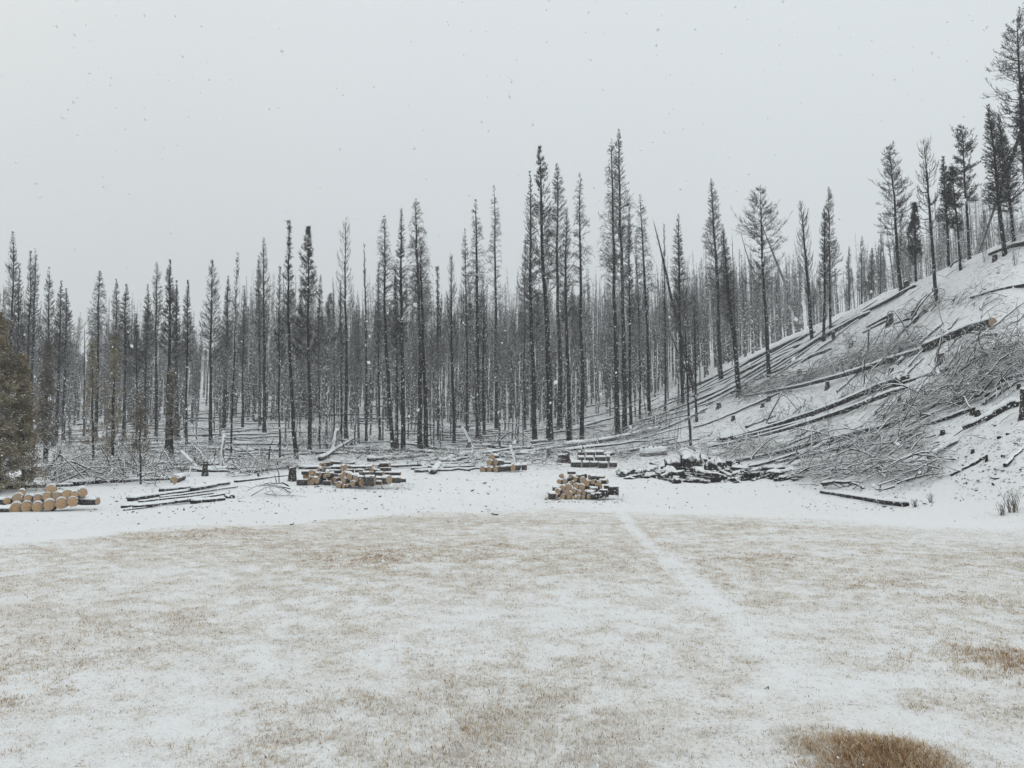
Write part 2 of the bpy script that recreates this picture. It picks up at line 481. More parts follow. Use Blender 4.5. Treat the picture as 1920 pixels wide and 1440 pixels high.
TUFTS = [(1655, 1425, 0.74, 1.0), (1905, 1240, 0.8, 0.65), (1690, 1235, 0.3, 0.6), (1720, 1325, 0.22, 0.7), (165, 1195, 0.8, 0.55), (1440, 1048, 1.2, 0.7),
         (1895, 962, 1.1, 1.0), (890, 1370, 0.12, 0.6), (690, 1180, 0.9, 0.45), (1120, 1070, 1.8, 0.5), (1830, 1130, 0.7, 0.65), (1500, 990, 1.0, 0.8), (330, 1005, 2.4, 0.6), (1390, 985, 1.2, 0.8),
         (1200, 1310, 0.25, 0.5), (560, 1370, 0.3, 0.5), (1640, 1090, 0.9, 0.6), (720, 1040, 2.0, 0.6)]
_tc = {(t[0], t[1]): gp(t[0], t[1]) for t in TUFTS}

def build_terrain():
    NR = 560
    r = np.concatenate([[0.4], np.exp(np.linspace(math.log(1.0), math.log(520.0), NR - 1))])
    th_in = np.radians(np.linspace(-48, 48, 900))
    th_out = np.radians(np.linspace(48, 312, 90))[1:-1]
    th = np.concatenate([th_in, th_out])
    NT = len(th)
    X = np.sin(th)[None] * r[:, None]; Y = np.cos(th)[None] * r[:, None]
    Z = height(X, Y)
    back = np.clip((Y - 2) / 6, 0, 1)
    Z = Z * back
    V = np.stack([X, Y, Z], -1).reshape(-1, 3)
    idx = np.arange(NR * NT).reshape(NR, NT)
    a = idx[:-1]; b = idx[1:]
    q = np.stack([a, b, np.roll(b, -1, 1), np.roll(a, -1, 1)], -1).reshape(-1, 4)[:, ::-1]
    me = MB(); me.add(V, q)
    me.f.append(idx[0][None, ::-1])
    g = grass_density(X, Y).reshape(-1)
    zz = Z.reshape(-1)
    forest = np.clip((Y.reshape(-1) - 46) / 6, 0, 1) * (X.reshape(-1) < 0.22 * Y.reshape(-1))
    lit = np.clip((zz - 0.15) / 1.2, 0, 1) * np.where(X.reshape(-1) > 0.22 * Y.reshape(-1), 0.60, 0.6) + 0.18 + 0.1 * forest
    lit = lit + (fbm(X * 0.25, Y * 0.25, 91, 3).reshape(-1) - 0.5) * 0.5
    mesh = me.mesh("ground", M_ground, smooth=True)
    for nm, arr in (('grass', g), ('litter', np.clip(lit, 0, 1))):
        at = mesh.attributes.new(nm, 'FLOAT', 'POINT'); at.data.foreach_set('value', arr.astype(np.float32))
    o = link("ground", mesh)
    o['kind'] = 'structure'
    # make sure the normals look up
    if mesh.polygons[5000].normal.z < 0: mesh.flip_normals()
    return o
build_terrain()

# ------------------------------------------------------------------ grass blades (stuff)
def build_grass():
    n = 1500000
    r = np.exp(rng.uniform(math.log(3.2), math.log(34.0), n))
    th = np.radians(rng.uniform(-39, 39, n))
    x = np.sin(th) * r; y = np.cos(th) * r
    g = grass_density(x, y)
    keep = rng.random(n) < (0.02 + 0.95 * g ** 1.0)
    # off the field only a few stems stand out
    x, y, r, g = x[keep], y[keep], r[keep], g[keep]
    # most blades gather in small tussocks of one tone
    m = len(x) // 9
    ci = rng.integers(0, m, len(x)); join = rng.random(len(x)) < 0.72
    cr = 0.009 + 0.0022 * r[ci] * 1.0
    offa = rng.uniform(0, 2 * math.pi, len(x)); offr = np.sqrt(rng.random(len(x))) * cr
    x = np.where(join, x[ci] + np.cos(offa) * offr, x); y = np.where(join, y[ci] + np.sin(offa) * offr, y); r = np.where(join, r[ci], r); g = np.where(join, g[ci], g)
    ctone = rng.normal(0, .16, m)[ci] * join
    chgt = np.minimum(1 + (rng.lognormal(-.05, .4, m)[ci] - 1) * join, 1.7)
    n = len(x)
    z = height(x, y)
    tuft = np.zeros(n)
    for (px, py, rr, k) in TUFTS:
        c = _tc[(px, py)]
        if k >= 0.6:
            d = np.hypot(x - c[0], y - c[1])
            tuft = np.maximum(tuft, np.clip(1 - d / (rr * 1.05), 0, 1) ** 0.7 * (k if px in (1655, 1895, 1905) else 0.35))
    c = _tc[(1655, 1425)]
    hgt = (0.007 + 0.016 * rng.random(n) + 0.014 * g * rng.random(n) + 0.036 * tuft * (0.3 + rng.random(n)))
    hgt *= 1 + 1.3 * (rng.random(n) < 0.04)
    wid = (0.0010 + 0.0011 * rng.random(n)) * (0.75 + r / 10.0)
    hgt *= chgt * 0.88
    hgt = np.minimum(hgt, 0.012 + 0.05 * (0.5 + tuft))
    az = np.where(join, offa + rng.normal(0, .6, n), rng.uniform(0, 2 * math.pi, n)); lean = rng.uniform(0.1, 1.8, n)
    dx = np.cos(az) * lean; dy = np.sin(az) * lean
    wa = rng.uniform(0, 2 * math.pi, n)
    wx = np.cos(wa) * wid; wy = np.sin(wa) * wid
    b = np.stack([x, y, z - 0.005], 1)
    mid = b + np.stack([dx * hgt * 0.35, dy * hgt * 0.35, hgt * 0.6], 1)
    top = b + np.stack([dx * hgt * 1.0, dy * hgt * 1.0, hgt * (1.15 - 0.42 * lean)], 1)
    w = np.stack([wx, wy, np.zeros(n)], 1)
    V = np.stack([b - w, b + w, mid + w * 0.8, mid - w * 0.8, top], 1)
    idx = np.arange(n * 5).reshape(n, 5)
    f4 = idx[:, [0, 1, 2, 3]]; f3 = idx[:, [3, 2, 4]]
    patch = fbm(x * 0.45, y * 0.45, 101, 3)
    tone = 0.74 + (rng.random(n) - 0.5) * 0.42 - 0.38 * tuft + 0.5 * (0.5 - g) * 0.5 + (patch - 0.5) * 0.5 + ctone - 0.03
    snowy_ = rng.random(n) < (0.45 - 0.38 * tuft - 0.1 * g)
    tone = np.where(snowy_, 0.85 + 0.15 * rng.random(n), tone)
    tone = np.where(rng.random(n) < 0.05, 0.05 + 0.1 * rng.random(n), tone)
    tone = np.clip(tone, 0.02, 1)
    mb = MB(); mb.add(V, f4, np.repeat(tone, 5)); mb.f.append(f3)
    o = mb.build("dry_grass", M_grass, attr_name='tone')
    tag(o, "short dry tan grass poking through thin snow across the meadow", "grass", kind='stuff')
build_grass()

# ------------------------------------------------------------------ trees
def trunk_line(H, lean, bend, seed, n=16):
    r = RS(seed)
    t = np.linspace(0, 1, n)
    wob = 0.004 * H
    px = np.cumsum(r.normal(0, wob, n)) * 0.4; py = np.cumsum(r.normal(0, wob, n)) * 0.4
    px -= px[0] + (px[-1] - px[0]) * t; py -= py[0] + (py[-1] - py[0]) * t
    x = lean[0] * t + bend[0] * np.sin(math.pi * t) + px
    y = lean[1] * t + bend[1] * np.sin(math.pi * t) + py
    return np.stack([x, y, H * t], 1)

def interp_line(L, t):
    tt = np.linspace(0, 1, len(L))
    return np.stack([np.interp(t, tt, L[:, k]) for k in range(3)], -1)

def branches(mb, line, H, tc, az, L, a1, a2, r0, rs, twigs, npt=6, curl=0.0, tw_len=0.3, tw_r=0.6, K=3, twup=0.5):
    """arched branches leaving the trunk; returns points for needles"""
    M = len(tc)
    s = np.linspace(0, 1, npt)[None]
    hor = L[:, None] * (s - 0.22 * s ** 2 - curl * s ** 3)
    ver = L[:, None] * (a1[:, None] * s + a2[:, None] * s ** 2)
    base = interp_line(line, tc)
    jit = rs.normal(0, 0.035, (M, npt)) * L[:, None] * s
    az2 = az[:, None] + jit / np.maximum(L[:, None], 0.1) * 1.5 + rs.normal(0, 0.25, (M, 1)) * s
    P = np.stack([base[:, 0:1] + np.cos(az2) * hor, base[:, 1:2] + np.sin(az2) * hor, base[:, 2:3] + ver + jit * 0.6], -1)
    R = r0[:, None] * (1 - 0.72 * s)
    tubes(mb, P, R, K)
    if twigs > 0:
        m = M * twigs
        bi = np.repeat(np.arange(M), twigs)
        st = rs.uniform(0.22, 0.97, m)
        k = np.clip((st * (npt - 1)).astype(int), 0, npt - 2); fr = st * (npt - 1) - k
        p0 = P[bi, k] * (1 - fr[:, None]) + P[bi, k + 1] * fr[:, None]
        d = P[bi, k + 1] - P[bi, k]; d /= np.linalg.norm(d, axis=1, keepdims=True) + 1e-9
        side = np.cross(d, [0, 0, 1.0]); side /= np.linalg.norm(side, axis=1, keepdims=True) + 1e-9
        sg = rs.choice([-1, 1], m)[:, None] * rs.uniform(0.3, 1.1, (m, 1))
        u = rs.normal(twup, 0.45, (m, 1))
        dd = d * rs.uniform(0.3, 1, (m, 1)) + side * sg + np.array([0, 0, 1.0]) * u
        dd /= np.linalg.norm(dd, axis=1, keepdims=True) + 1e-9
        ln = (L[bi] * tw_len * rs.uniform(0.5, 1.3, m) * (1.25 - st))[:, None]
        p1 = p0 + dd * ln * 0.55
        dd2 = dd + np.array([0, 0, 1.0]) * rs.normal(0.25, 0.5, (m, 1)) + d * 0.4
        dd2 /= np.linalg.norm(dd2, axis=1, keepdims=True) + 1e-9
        p2 = p1 + dd2 * ln * 0.55
        TP = np.stack([p0, p1, p2], 1)
        rb = (r0[bi] * tw_r)[:, None] * np.array([1, 0.75, 0.4])
        tubes(mb, TP, rb, K)
        return P.reshape(-1, 3), TP.reshape(-1, 3)
    return P.reshape(-1, 3), P[:, 2:].reshape(-1, 3)

def needles(mb, pts, n, size, rs, spread=0.12, wide=0.22):
    k = rs.integers(0, len(pts), n)
    p = pts[k] + rs.normal(0, spread, (n, 3))
    d = rs.normal(0, 1, (n, 3)); d[:, 2] += 0.3; d /= np.linalg.norm(d, axis=1, keepdims=True)
    s = np.cross(d, rs.normal(0, 1, (n, 3))); s /= np.linalg.norm(s, axis=1, keepdims=True) + 1e-9
    L = (size * rs.uniform(0.5, 1.3, n))[:, None]
    V = np.stack([p - s * L * wide, p + s * L * wide, p + d * L], 1)
    mb.add(V, np.arange(n * 3).reshape(n, 3))

STY = {
 # nb branches, twigs, a1/a2 means (start slope, curvature), curl, needles, shape power
 'wire':    dict(nb=240, tw=10, a1=-0.05, a2=0.40, curl=0.06, nd=0, p=0.62, r=0.021, twr=0.6),
 'curl':    dict(nb=230, tw=9, a1=0.50, a2=-0.70, curl=0.08, nd=0, p=0.6, r=0.023, twr=0.55),
 'dense':   dict(nb=340, tw=12, a1=0.35, a2=-0.15, curl=0.03, nd=0, p=0.7, r=0.022, twr=0.6),
 'needled': dict(nb=170, tw=10, a1=-0.25, a2=0.60, curl=0.0, nd=8500, p=0.75, r=0.024, twr=0.7),
 'clump':   dict(nb=120, tw=12, a1=-0.15, a2=0.35, curl=0.0, nd=3600, p=0.4, r=0.024, twr=0.65),
 'spiky':   dict(nb=150, tw=6, a1=0.35, a2=0.75, curl=0.10, nd=0, p=0.55, r=0.02, twr=0.55),
 'sparse':  dict(nb=100, tw=5, a1=-0.1, a2=0.75, curl=0.20, nd=0, p=0.42, r=0.023, twr=0.55),
 'bare':    dict(nb=20, tw=1, a1=0.4, a2=0.2, curl=0.0, nd=0, p=0.5, r=0.017, twr=0.5),
 'spire':   dict(nb=210, tw=8, a1=0.3, a2=0.1, curl=0.0, nd=1800, p=0.9, r=0.02, twr=0.6),
}

def tree_meshes(seed, H, r0, hw, c0, style, lean=(0, 0), bend=(0, 0), far=False, stubs=None, detail=1.0):
    """returns (trunk mesh, crown mesh, lower-branch mesh or None, needle mesh or None)"""
    rs = RS(seed)
    st = STY[style]
    line = trunk_line(H, lean, bend, seed + 1)
    t = np.linspace(0, 1, len(line))
    rad = r0 * (0.06 + 0.94 * (1 - t) ** 0.75)
    rad[0] *= 1.35
    tb = MB(); tubes(tb, line[None], rad[None], 8, cap=True, rough=0.12, rs=seed)
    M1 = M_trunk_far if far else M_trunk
    trunk = tb.mesh("trunk", M1, smooth=True)
    cb = MB()
    nb = int(st['nb'] * detail * (0.6 + 0.4 * (1 - c0) / 0.5))
    tt = np.sort(rs.random(nb) ** 0.85)
    # branches come in loose whorls
    tt = np.clip(tt + rs.normal(0, 0.004, nb), 0, 0.985)
    tc = c0 + (1 - c0) * tt
    az = rs.uniform(0, 2 * math.pi, nb)
    lobes = 1 + 0.2 * np.sin(az * 1 + rs.uniform(0, 6) + tt * rs.uniform(4, 11)) + 0.12 * np.sin(az * 2 + tt * 17)
    prof = (1 - tt) ** st['p'] * (0.62 + 0.38 * np.clip(tt / 0.2, 0, 1))
    if style == 'clump': prof = np.minimum(1, 0.25 + 2.2 * (1 - tt)) * (0.55 + 0.45 * np.sin(tt * 26 + az * 2) ** 2) * (0.85 + 0.3 * rs.random(nb)) * (0.75 + .25 * np.clip(tt / .2, 0, 1))
    if style == 'spire': prof = np.where(tt > 0.62, 0.30 * (1 - tt) / 0.38 + 0.05, prof)
    L = np.maximum(hw * prof * lobes * rs.uniform(0.82, 1.12, nb) * 1.3, 0.14)
    a1 = st['a1'] + rs.normal(0, 0.16, nb) + 0.5 * tt
    a2 = st['a2'] + rs.normal(0, 0.22, nb) - 0.15 * tt
    rr = st['r'] * (0.7 + 0.4 * (1 - tt)) * rs.uniform(0.8, 1.2, nb)
    P, TP = branches(cb, line, H, tc, az, L, a1, a2, rr, rs, int(st['tw']), curl=st['curl'], tw_r=st['twr'], tw_len=0.34)
    nm = None
    if st['nd']:
        nmb = MB(); pts = TP
        if style == 'dense': pts = TP[TP[:, 2] > H * (c0 + 0.35 * (1 - c0))]
        if style == 'needled': pts = TP[TP[:, 2] > H * (c0 + 0.12 * (1 - c0))]
        needles(nmb, pts, int(st['nd'] * detail * (0.35 if far else 1)), 0.12, rs, 0.05, 0.13)
        nm = nmb.mesh("needles", M_needle)
    low = None; crown = None
    ns = int((115 if stubs is None else stubs) * detail)
    if ns > 0 and c0 > 0.12:
        lb = MB()
        tl = rs.uniform(0.04, c0 + 0.1, ns); azl = rs.uniform(0, 2 * math.pi, ns)
        Ll = np.clip(rs.exponential(0.62, ns), 0.15, 2.0) * min(1.0, hw / 1.4 + 0.25)
        branches(lb, line, H, tl, azl, Ll, rs.normal(-0.08, 0.2, ns), rs.normal(0.02, 0.15, ns), np.full(ns, 0.013) * rs.uniform(0.7, 1.3, ns), rs, 1, npt=4, tw_len=0.4, tw_r=0.6, twup=-0.1)
        crown = merge2("crown", cb, lb, M_twig_far if far else M_twig, M_twig_low)
    else:
        crown = cb.mesh("crown", M_twig)
    return trunk, crown, low, nm

def place_tree(meshes, loc, label, group=None, rz=0.0, scale=1.0, name="burnt_pine"):
    root = empty(name, loc, rz)
    if scale != 1.0: root.scale = (scale,) * 3 if not isinstance(scale, tuple) else scale
    for nm, me in zip(("trunk", "crown", "lower_branches", "needles"), meshes):
        if me is not None: link(nm, me, root)
    tag(root, label, "tree", group)
    return root

# measured single trees: top x,y | foot x,y | trunk px | half crown px | crown foot row | style | label | bend px
T = [
 (24, 433, 14, 850, 6, 15, 560, 'wire', "tall leaning burnt pine topping the brown conifer at the left edge"),
 (36, 492, 30, 850, 4, 9, 640, 'wire', "slim burnt pine close behind the tall one at the left edge"),
 (57, 470, 48, 842, 5, 12, 600, 'wire', "left trunk of the close pair of burnt pines near the left edge"),
 (66, 465, 58, 838, 6, 13, 600, 'wire', "right trunk of the close pair of burnt pines near the left edge"),
 (92, 500, 86, 835, 5, 14, 640, 'wire', "thin-topped burnt pine right of the close pair at far left"),
 (115, 525, 105, 830, 6, 13, 640, 'dense', "dark bushy burnt pine whose top forks with its neighbour at far left"),
 (124, 540, 118, 826, 6, 13, 640, 'dense', "slightly shorter half of the bushy twin pines at far left"),
 (158, 605, 158, 820, 4, 6, 700, 'bare', "bare pole snag alone in the sky gap on the left"),
 (187, 507, 180, 826, 7, 18, 595, 'curl', "burnt pine with an egg-shaped airy top left of centre-left group"),
 (218, 523, 214, 824, 5, 12, 620, 'wire', "thin burnt pine between the egg-topped pine and a dark pine"),
 (237, 532, 233, 832, 7, 15, 640, 'dense', "dark pointed burnt pine above the brown twiggy saplings"),
 (256, 588, 256, 826, 4, 10, 660, 'dense', "short dark-topped burnt pine right of the brown saplings"),
 (277, 533, 272, 828, 5, 12, 640, 'dense', "dark narrow burnt pine directly above the small brown fir"),
 (294, 490, 292, 822, 6, 14, 590, 'wire', "straight burnt pine with bare needle tip and pale airy branches"),
 (319, 486, 313, 852, 9, 15, 600, 'dense', "thick burnt pine with tufted dark top in the left stand"),
 (331, 525, 332, 826, 8, 11, 640, 'dense', "thick dark trunk just right of the tufted pine in the left stand"),
 (353, 525, 350, 840, 5, 11, 620, 'dense', "small tufted burnt pine at the right edge of the left stand"),
 (397, 486, 395, 836, 7, 18, 610, 'wire', "burnt pine with a broad wiry cone left of a forked thin snag"),
 (428, 517, 420, 806, 8, 13, 640, 'dense', "dark conical burnt pine just left of the thin tuft-topped snag"),
 (446, 475, 432, 862, 4, 7, 505, 'sparse', "thin bowed snag with only a small wiry tuft at its tip"),
 (458, 535, 455, 806, 5, 9, 640, 'dense', "short dark pine right of the thin tuft-topped snag"),
 (485, 478, 487, 800, 5, 11, 620, 'dense', "dark narrow pine touching the left of a wiry-topped pine"),
 (494, 445, 496, 815, 7, 17, 570, 'wire', "wiry-topped straight burnt pine right of a darker narrow one"),
 (542, 414, 556, 862, 8, 12, 530, 'spire', "crooked burnt spruce with a dense black spire", -10),
 (525, 500, 525, 862, 4, 9, 620, 'wire', "thin pole tree just left of the crooked black-spired spruce"),
 (578, 424, 581, 852, 8, 25, 640, 'needled', "burnt fir shaped like an arrowhead with dark upper boughs"),
 (600, 515, 600, 850, 3, 10, 640, 'wire', "thin pole right of the arrowhead-topped fir"),
 (624, 517, 625, 832, 3, 6, 660, 'bare', "slim bare pole midway between arrowhead fir and tufted-tip pine"),
 (638, 525, 640, 826, 4, 8, 640, 'wire', "slim wiry pole just left of the tufted-tip pine"),
 (648, 407, 650, 828, 7, 18, 540, 'sparse', "burnt spruce with a black flame-like tip and curled sparse arms"),
 (683, 458, 687, 832, 5, 5, 560, 'spiky', "spike-tipped pole with very short twigs, left of two big pines"),
 (720, 402, 738, 846, 8, 22, 550, 'curl', "burnt pine bent at mid trunk with wide wiry crown", -8),
 (752, 388, 756, 850, 9, 15, 560, 'dense', "straight dark pine beside the bent wiry pine, second of three tall ones"),
 (740, 498, 745, 846, 6, 8, 620, 'dense', "thinner trunk pressed against the left of the straight dark pine"),
 (780, 371, 788, 842, 9, 26, 490, 'curl', "tall round-topped burnt pine standing over the middle log piles"),
 (790, 445, 799, 846, 9, 24, 520, 'curl', "forked companion trunk touching the tall round-topped pine"),
 (710, 495, 712, 826, 4, 8, 600, 'wire', "thin pole in the gap left of the tall middle trio"),
 (820, 502, 822, 832, 4, 6, 590, 'spire', "small black-tipped spire between the round-topped and twin pines"),
 (846, 475, 852, 832, 6, 13, 600, 'spiky', "burnt pine with upswept broom-like branches left of the twin pines"),
 (872, 428, 876, 815, 5, 13, 560, 'wire', "thin wiry pine leaning on the left of the round-headed twin"),
 (892, 372, 897, 828, 9, 18, 490, 'curl', "round-headed burnt pine, left of the pair over the small log stack"),
 (906, 520, 908, 822, 6, 10, 600, 'spiky', "low-forking trunk between the two pines over the small log stack"),
 (926, 345, 931, 806, 7, 15, 500, 'curl', "sharp-topped burnt pine, right of the pair over the small log stack"),
 (993, 318, 1003, 832, 9, 20, 600, 'dense', "left shoulder tree of the big dark central clump"),
 (1012, 274, 1031, 828, 12, 27, 470, 'needled', "thickest burnt fir with plumed dark top in the central clump"),
 (1044, 305, 1049, 806, 9, 24, 430, 'dense', "right shoulder tree of the big dark central clump"),
 (1062, 390, 1069, 834, 8, 15, 520, 'wire', "wiry thinner trunk at the right side of the central clump"),
 (985, 440, 985, 806, 4, 12, 560, 'wire', "thin pole at the left side of the central clump"),
 (1088, 322, 1091, 826, 8, 22, 520, 'curl', "lone airy pine with drooping curled arms right of the central clump"),
 (1146, 257, 1158, 820, 9, 26, 480, 'curl', "left one of the two tallest pines, its curled branches reaching left"),
 (1160, 240, 1171, 812, 9, 24, 420, 'dense', "tallest dark-topped pine of the whole stand, right of its twin"),
 (1180, 385, 1183, 804, 6, 11, 520, 'dense', "short dark pine tucked right of the two tallest pines"),
 (1200, 363, 1219, 786, 7, 19, 500, 'curl', "burnt pine with a dark knobbed top right of the two tallest"),
 (1192, 450, 1200, 790, 4, 8, 540, 'wire', "thin pole between the two tallest pines and the knob-topped pine"),
 (1245, 420, 1247, 770, 4, 5, 520, 'spiky', "very thin pole with a spiky tip right of the leaning bare snag"),
 (1272, 400, 1281, 762, 7, 18, 570, 'dense', "cone-topped burnt pine at the foot of the cleared hill"),
 (1333, 333, 1353, 716, 8, 22, 520, 'dense', "tall spear-pointed burnt pine left of the cleared hillside"),
 (1354, 420, 1386, 744, 10, 15, 560, 'dense', "dark pine with a black tip right of the spear-pointed pine"),
 (1372, 435, 1384, 722, 4, 6, 600, 'bare', "bare thin pole right of the black-tipped pine"),
 (1425, 355, 1442, 716, 8, 32, 470, 'clump', "bushy tufted pine on the hillside crossed by a leaning trunk"),
 (1500, 378, 1523, 642, 7, 17, 550, 'spiky', "burnt pine with upswept twigs standing on the log-strewn crest"),
 (1554, 350, 1557, 622, 5, 16, 500, 'wire', "taller of the two thin pines left of the hill saddle"),
 (1546, 385, 1545, 640, 6, 12, 520, 'wire', "shorter of the two thin pines left of the hill saddle"),
 (1592, 462, 1596, 600, 3, 8, 560, 'wire', "small hazy pine alone in the hill saddle"),
 (1616, 442, 1620, 590, 4, 9, 540, 'wire', "first of three small hazy pines right of the saddle"),
 (1635, 465, 1638, 585, 4, 9, 540, 'dense', "dark small pine, middle of three right of the saddle"),
 (1652, 435, 1655, 570, 4, 9, 530, 'wire', "last of three small hazy pines right of the saddle"),
 (1668, 277, 1690, 530, 7, 25, 440, 'clump', "tall layered pine with a bent foot on the hill crest"),
 (1690, 410, 1692, 540, 4, 9, 490, 'wire', "slim hazy pine behind the layered crest pine"),
 (1714, 382, 1718, 520, 5, 13, 480, 'needled', "short dark needled fir right of the layered crest pine"),
 (1732, 266, 1755, 568, 7, 24, 385, 'sparse', "crest pine with few long upcurled arms and a clean dark trunk"),
 (1768, 293, 1780, 492, 5, 15, 400, 'dense', "dark pointed pine right of the pine with upcurled arms"),
 (1785, 315, 1802, 508, 5, 12, 410, 'clump', "leaning ragged pine overlapping the dark pointed one"),
 (1804, 238, 1817, 478, 6, 19, 335, 'clump', "ragged one-sided pine with black tip on the upper crest"),
 (1827, 338, 1824, 466, 5, 14, 440, 'needled', "short bushy dark fir below the ragged one-sided pine"),
 (1852, 196, 1885, 482, 8, 22, 360, 'dense', "large dark spear-shaped pine near the right edge"),
 (1872, 216, 1902, 452, 6, 19, 370, 'dense', "second dark pine right behind the spear-shaped one"),
 (1905, 35, 1929, 440, 10, 40, 215, 'clump', "giant layered pine cut off by the top right edge"),
 (1918, 130, 1946, 440, 8, 24, 290, 'dense', "dark trunk behind the giant pine at the right edge"),
 (1282, 560, 1295, 840, 5, 9, 700, 'sparse', "thin charred young tree beside the debris heap"),
 (1300, 545, 1307, 792, 5, 9, 700, 'sparse', "thin young tree just uphill of the charred one beside the debris heap"),
]
LEANERS = [
 (1226, 400, 1306, 745, 9, "long bare snag leaning left across the trees at the hill foot"),
 (1390, 430, 1442, 630, 5, "thin bare pole leaning left beside the bushy tufted pine"),
 (1428, 415, 1503, 615, 8, "thick bare trunk leaning left behind the bushy tufted pine"),
 (1858, 360, 1830, 462, 5, "short bare pole leaning right under the spear-shaped pine"),
 (1246, 590, 1300, 720, 6, "grey snag leaning left low in the valley trees"),
]
k = 100
for row in T:
    tx, ty, bx, by, wpx, hpx, cy, sty, lab = row[:9]
    bend = row[9] if len(row) > 9 else 0
    g = gp(bx, by)
    if bx > 1300 and not any(w in lab for w in ("hazy", "behind", "below the ragged")):
        yc = np.interp(bx, [1300, 1400, 1500, 1600, 1700, 1800, 1920], [84, 79, 74, 66, 59, 53, 48])
        while g[1] > yc and by < 700:
            by += 2; g = gp(bx, by)
    if bx > 1580 and ('hazy' in lab or 'middle of three' in lab):
        yy_ = 105.0; xx_ = float(ray(bx, 700)[0]) * yy_; g = np.array([xx_, yy_, float(height(xx_, yy_))])
    Y = g[1]
    top = pt(tx, ty, Y)
    Hh = top[2] - g[2] + 0.3
    cbz = pt(tx, cy + 0.27 * (by - cy), Y)[2]
    c0 = float(np.clip((cbz - g[2]) / Hh, 0.15, 0.9))
    m_per_px = Y / F
    ms = tree_meshes(k, Hh, max(0.06, wpx * 0.5 * m_per_px * 1.05), hpx * m_per_px * 1.45, c0, sty, lean=(top[0] - g[0], 0), bend=(bend * m_per_px, 0))
    place_tree(ms, (g[0], g[1], g[2] - 0.3), lab, "fire-killed conifers with measured outlines", name="burnt_spruce" if sty in ('needled', 'spire') else "burnt_pine")
    k += 3
for (tx, ty, bx, by, wpx, lab) in LEANERS:
    g = gp(bx, by); Y = g[1]; top = pt(tx, ty, Y); Hh = top[2] - g[2] + 0.3
    ms = tree_meshes(k, Hh, wpx * 0.5 * Y / F, 0.35, 0.8, 'bare', lean=(top[0] - g[0], 0.8), stubs=16)
    place_tree(ms, (g[0], g[1], g[2] - 0.3), lab, "leaning dead trees", name="leaning_snag"); k += 3

# ---- the rest of the stand: individuals cloned from a few grown ones
VAR = []
for i, (sty, c0, hw) in enumerate((('wire', .55, 0.9), ('wire', .6, 1.1), ('dense', .6, 0.95), ('spiky', .65, 0.8), ('bare', .7, 0.5), ('dense', .5, 1.15), ('curl', .55, 1.1), ('wire', .75, 0.7), ('needled', .62, 1.0), ('bare', .6, 0.6), ('clump', .62, 1.0), ('spire', .6, 0.8))):
    VAR.append(tree_meshes(700 + i * 5, 16.0, 0.105, hw, c0, sty, lean=(random.uniform(-.8, .8), random.uniform(-.6, .6)), bend=(random.uniform(-.35, .35), 0), far=True, detail=0.7, stubs=55))
SKX = [-200, 0, 100, 150, 200, 260, 350, 380, 420, 480, 560, 650, 750, 850, 950, 1000, 1100, 1200, 1300, 1400, 1500, 1570, 1620, 1700, 1800, 1920, 2100]
SKY_ = [560, 560, 600, 640, 580, 600, 600, 660, 560, 545, 550, 560, 560, 555, 545, 540, 540, 530, 505, 490, 500, 520, 480, 430, 380, 380, 300]
used = []
def pick_bg(n, ymin, ymax, hmin, hmax, jit):
    out = []; tries = 0
    while len(out) < n and tries < n * 60:
        tries += 1
        px = random.uniform(-120, 2040)
        Y = math.exp(random.uniform(math.log(ymin), math.log(ymax)))
        # no trees on the cleared hillside or the meadow
        if px > 1200:
            crest = np.interp(px, [1200, 1300, 1400, 1500, 1600, 1700, 1800, 1920, 2300], [56, 68, 74, 74, 68, 60, 54, 50, 46])
            if Y < crest: continue
            if px > 1560 and random.random() < 0.45: continue
        dx = ray(px, 800)[0]
        x = dx * Y; z = float(height(x, Y))
        sk = np.interp(px, SKX, SKY_) + random.triangular(-12 if ymin < 80 else -48, jit, jit * 0.25)
        top = pt(px, sk, Y)[2]
        Hh = top - z
        if Hh < hmin or Hh > hmax: continue
        if any((x - a) ** 2 + (Y - b) ** 2 < 0.8 for a, b in used[-400:]): continue
        used.append((x, Y)); out.append((x, Y, z, Hh, px))
    return out
ZONES = [(380, "slim burnt pine packed in the hazy stand on the left side", "background pines on the left"),
         (760, "slim burnt trunk in the dense stand behind the two middle log piles", "background pines above the middle piles"),
         (1200, "slim burnt trunk in the dense stand below the tallest pines", "background pines below the tallest pines"),
         (1560, "slim burnt pine in the valley stand behind the cleared hill's lower crest", "background pines behind the lower crest"),
         (9999, "hazy burnt pine standing beyond the cleared hill's upper crest", "background pines beyond the upper crest")]
for (x, Y, z, Hh, px) in pick_bg(218, 54, 120, 7, 24, 110):
    v = random.choice(VAR)
    zi = next(q for q in ZONES if px < q[0])
    s = Hh / 16.0
    wsc = s * random.uniform(0.75, 1.2)
    place_tree(v, (x, Y, z - 0.2), zi[1], zi[2], rz=random.uniform(0, 6.28), scale=(wsc, wsc, s)).rotation_euler = (random.gauss(0, .012), random.gauss(0, .018), random.uniform(0, 6.28))

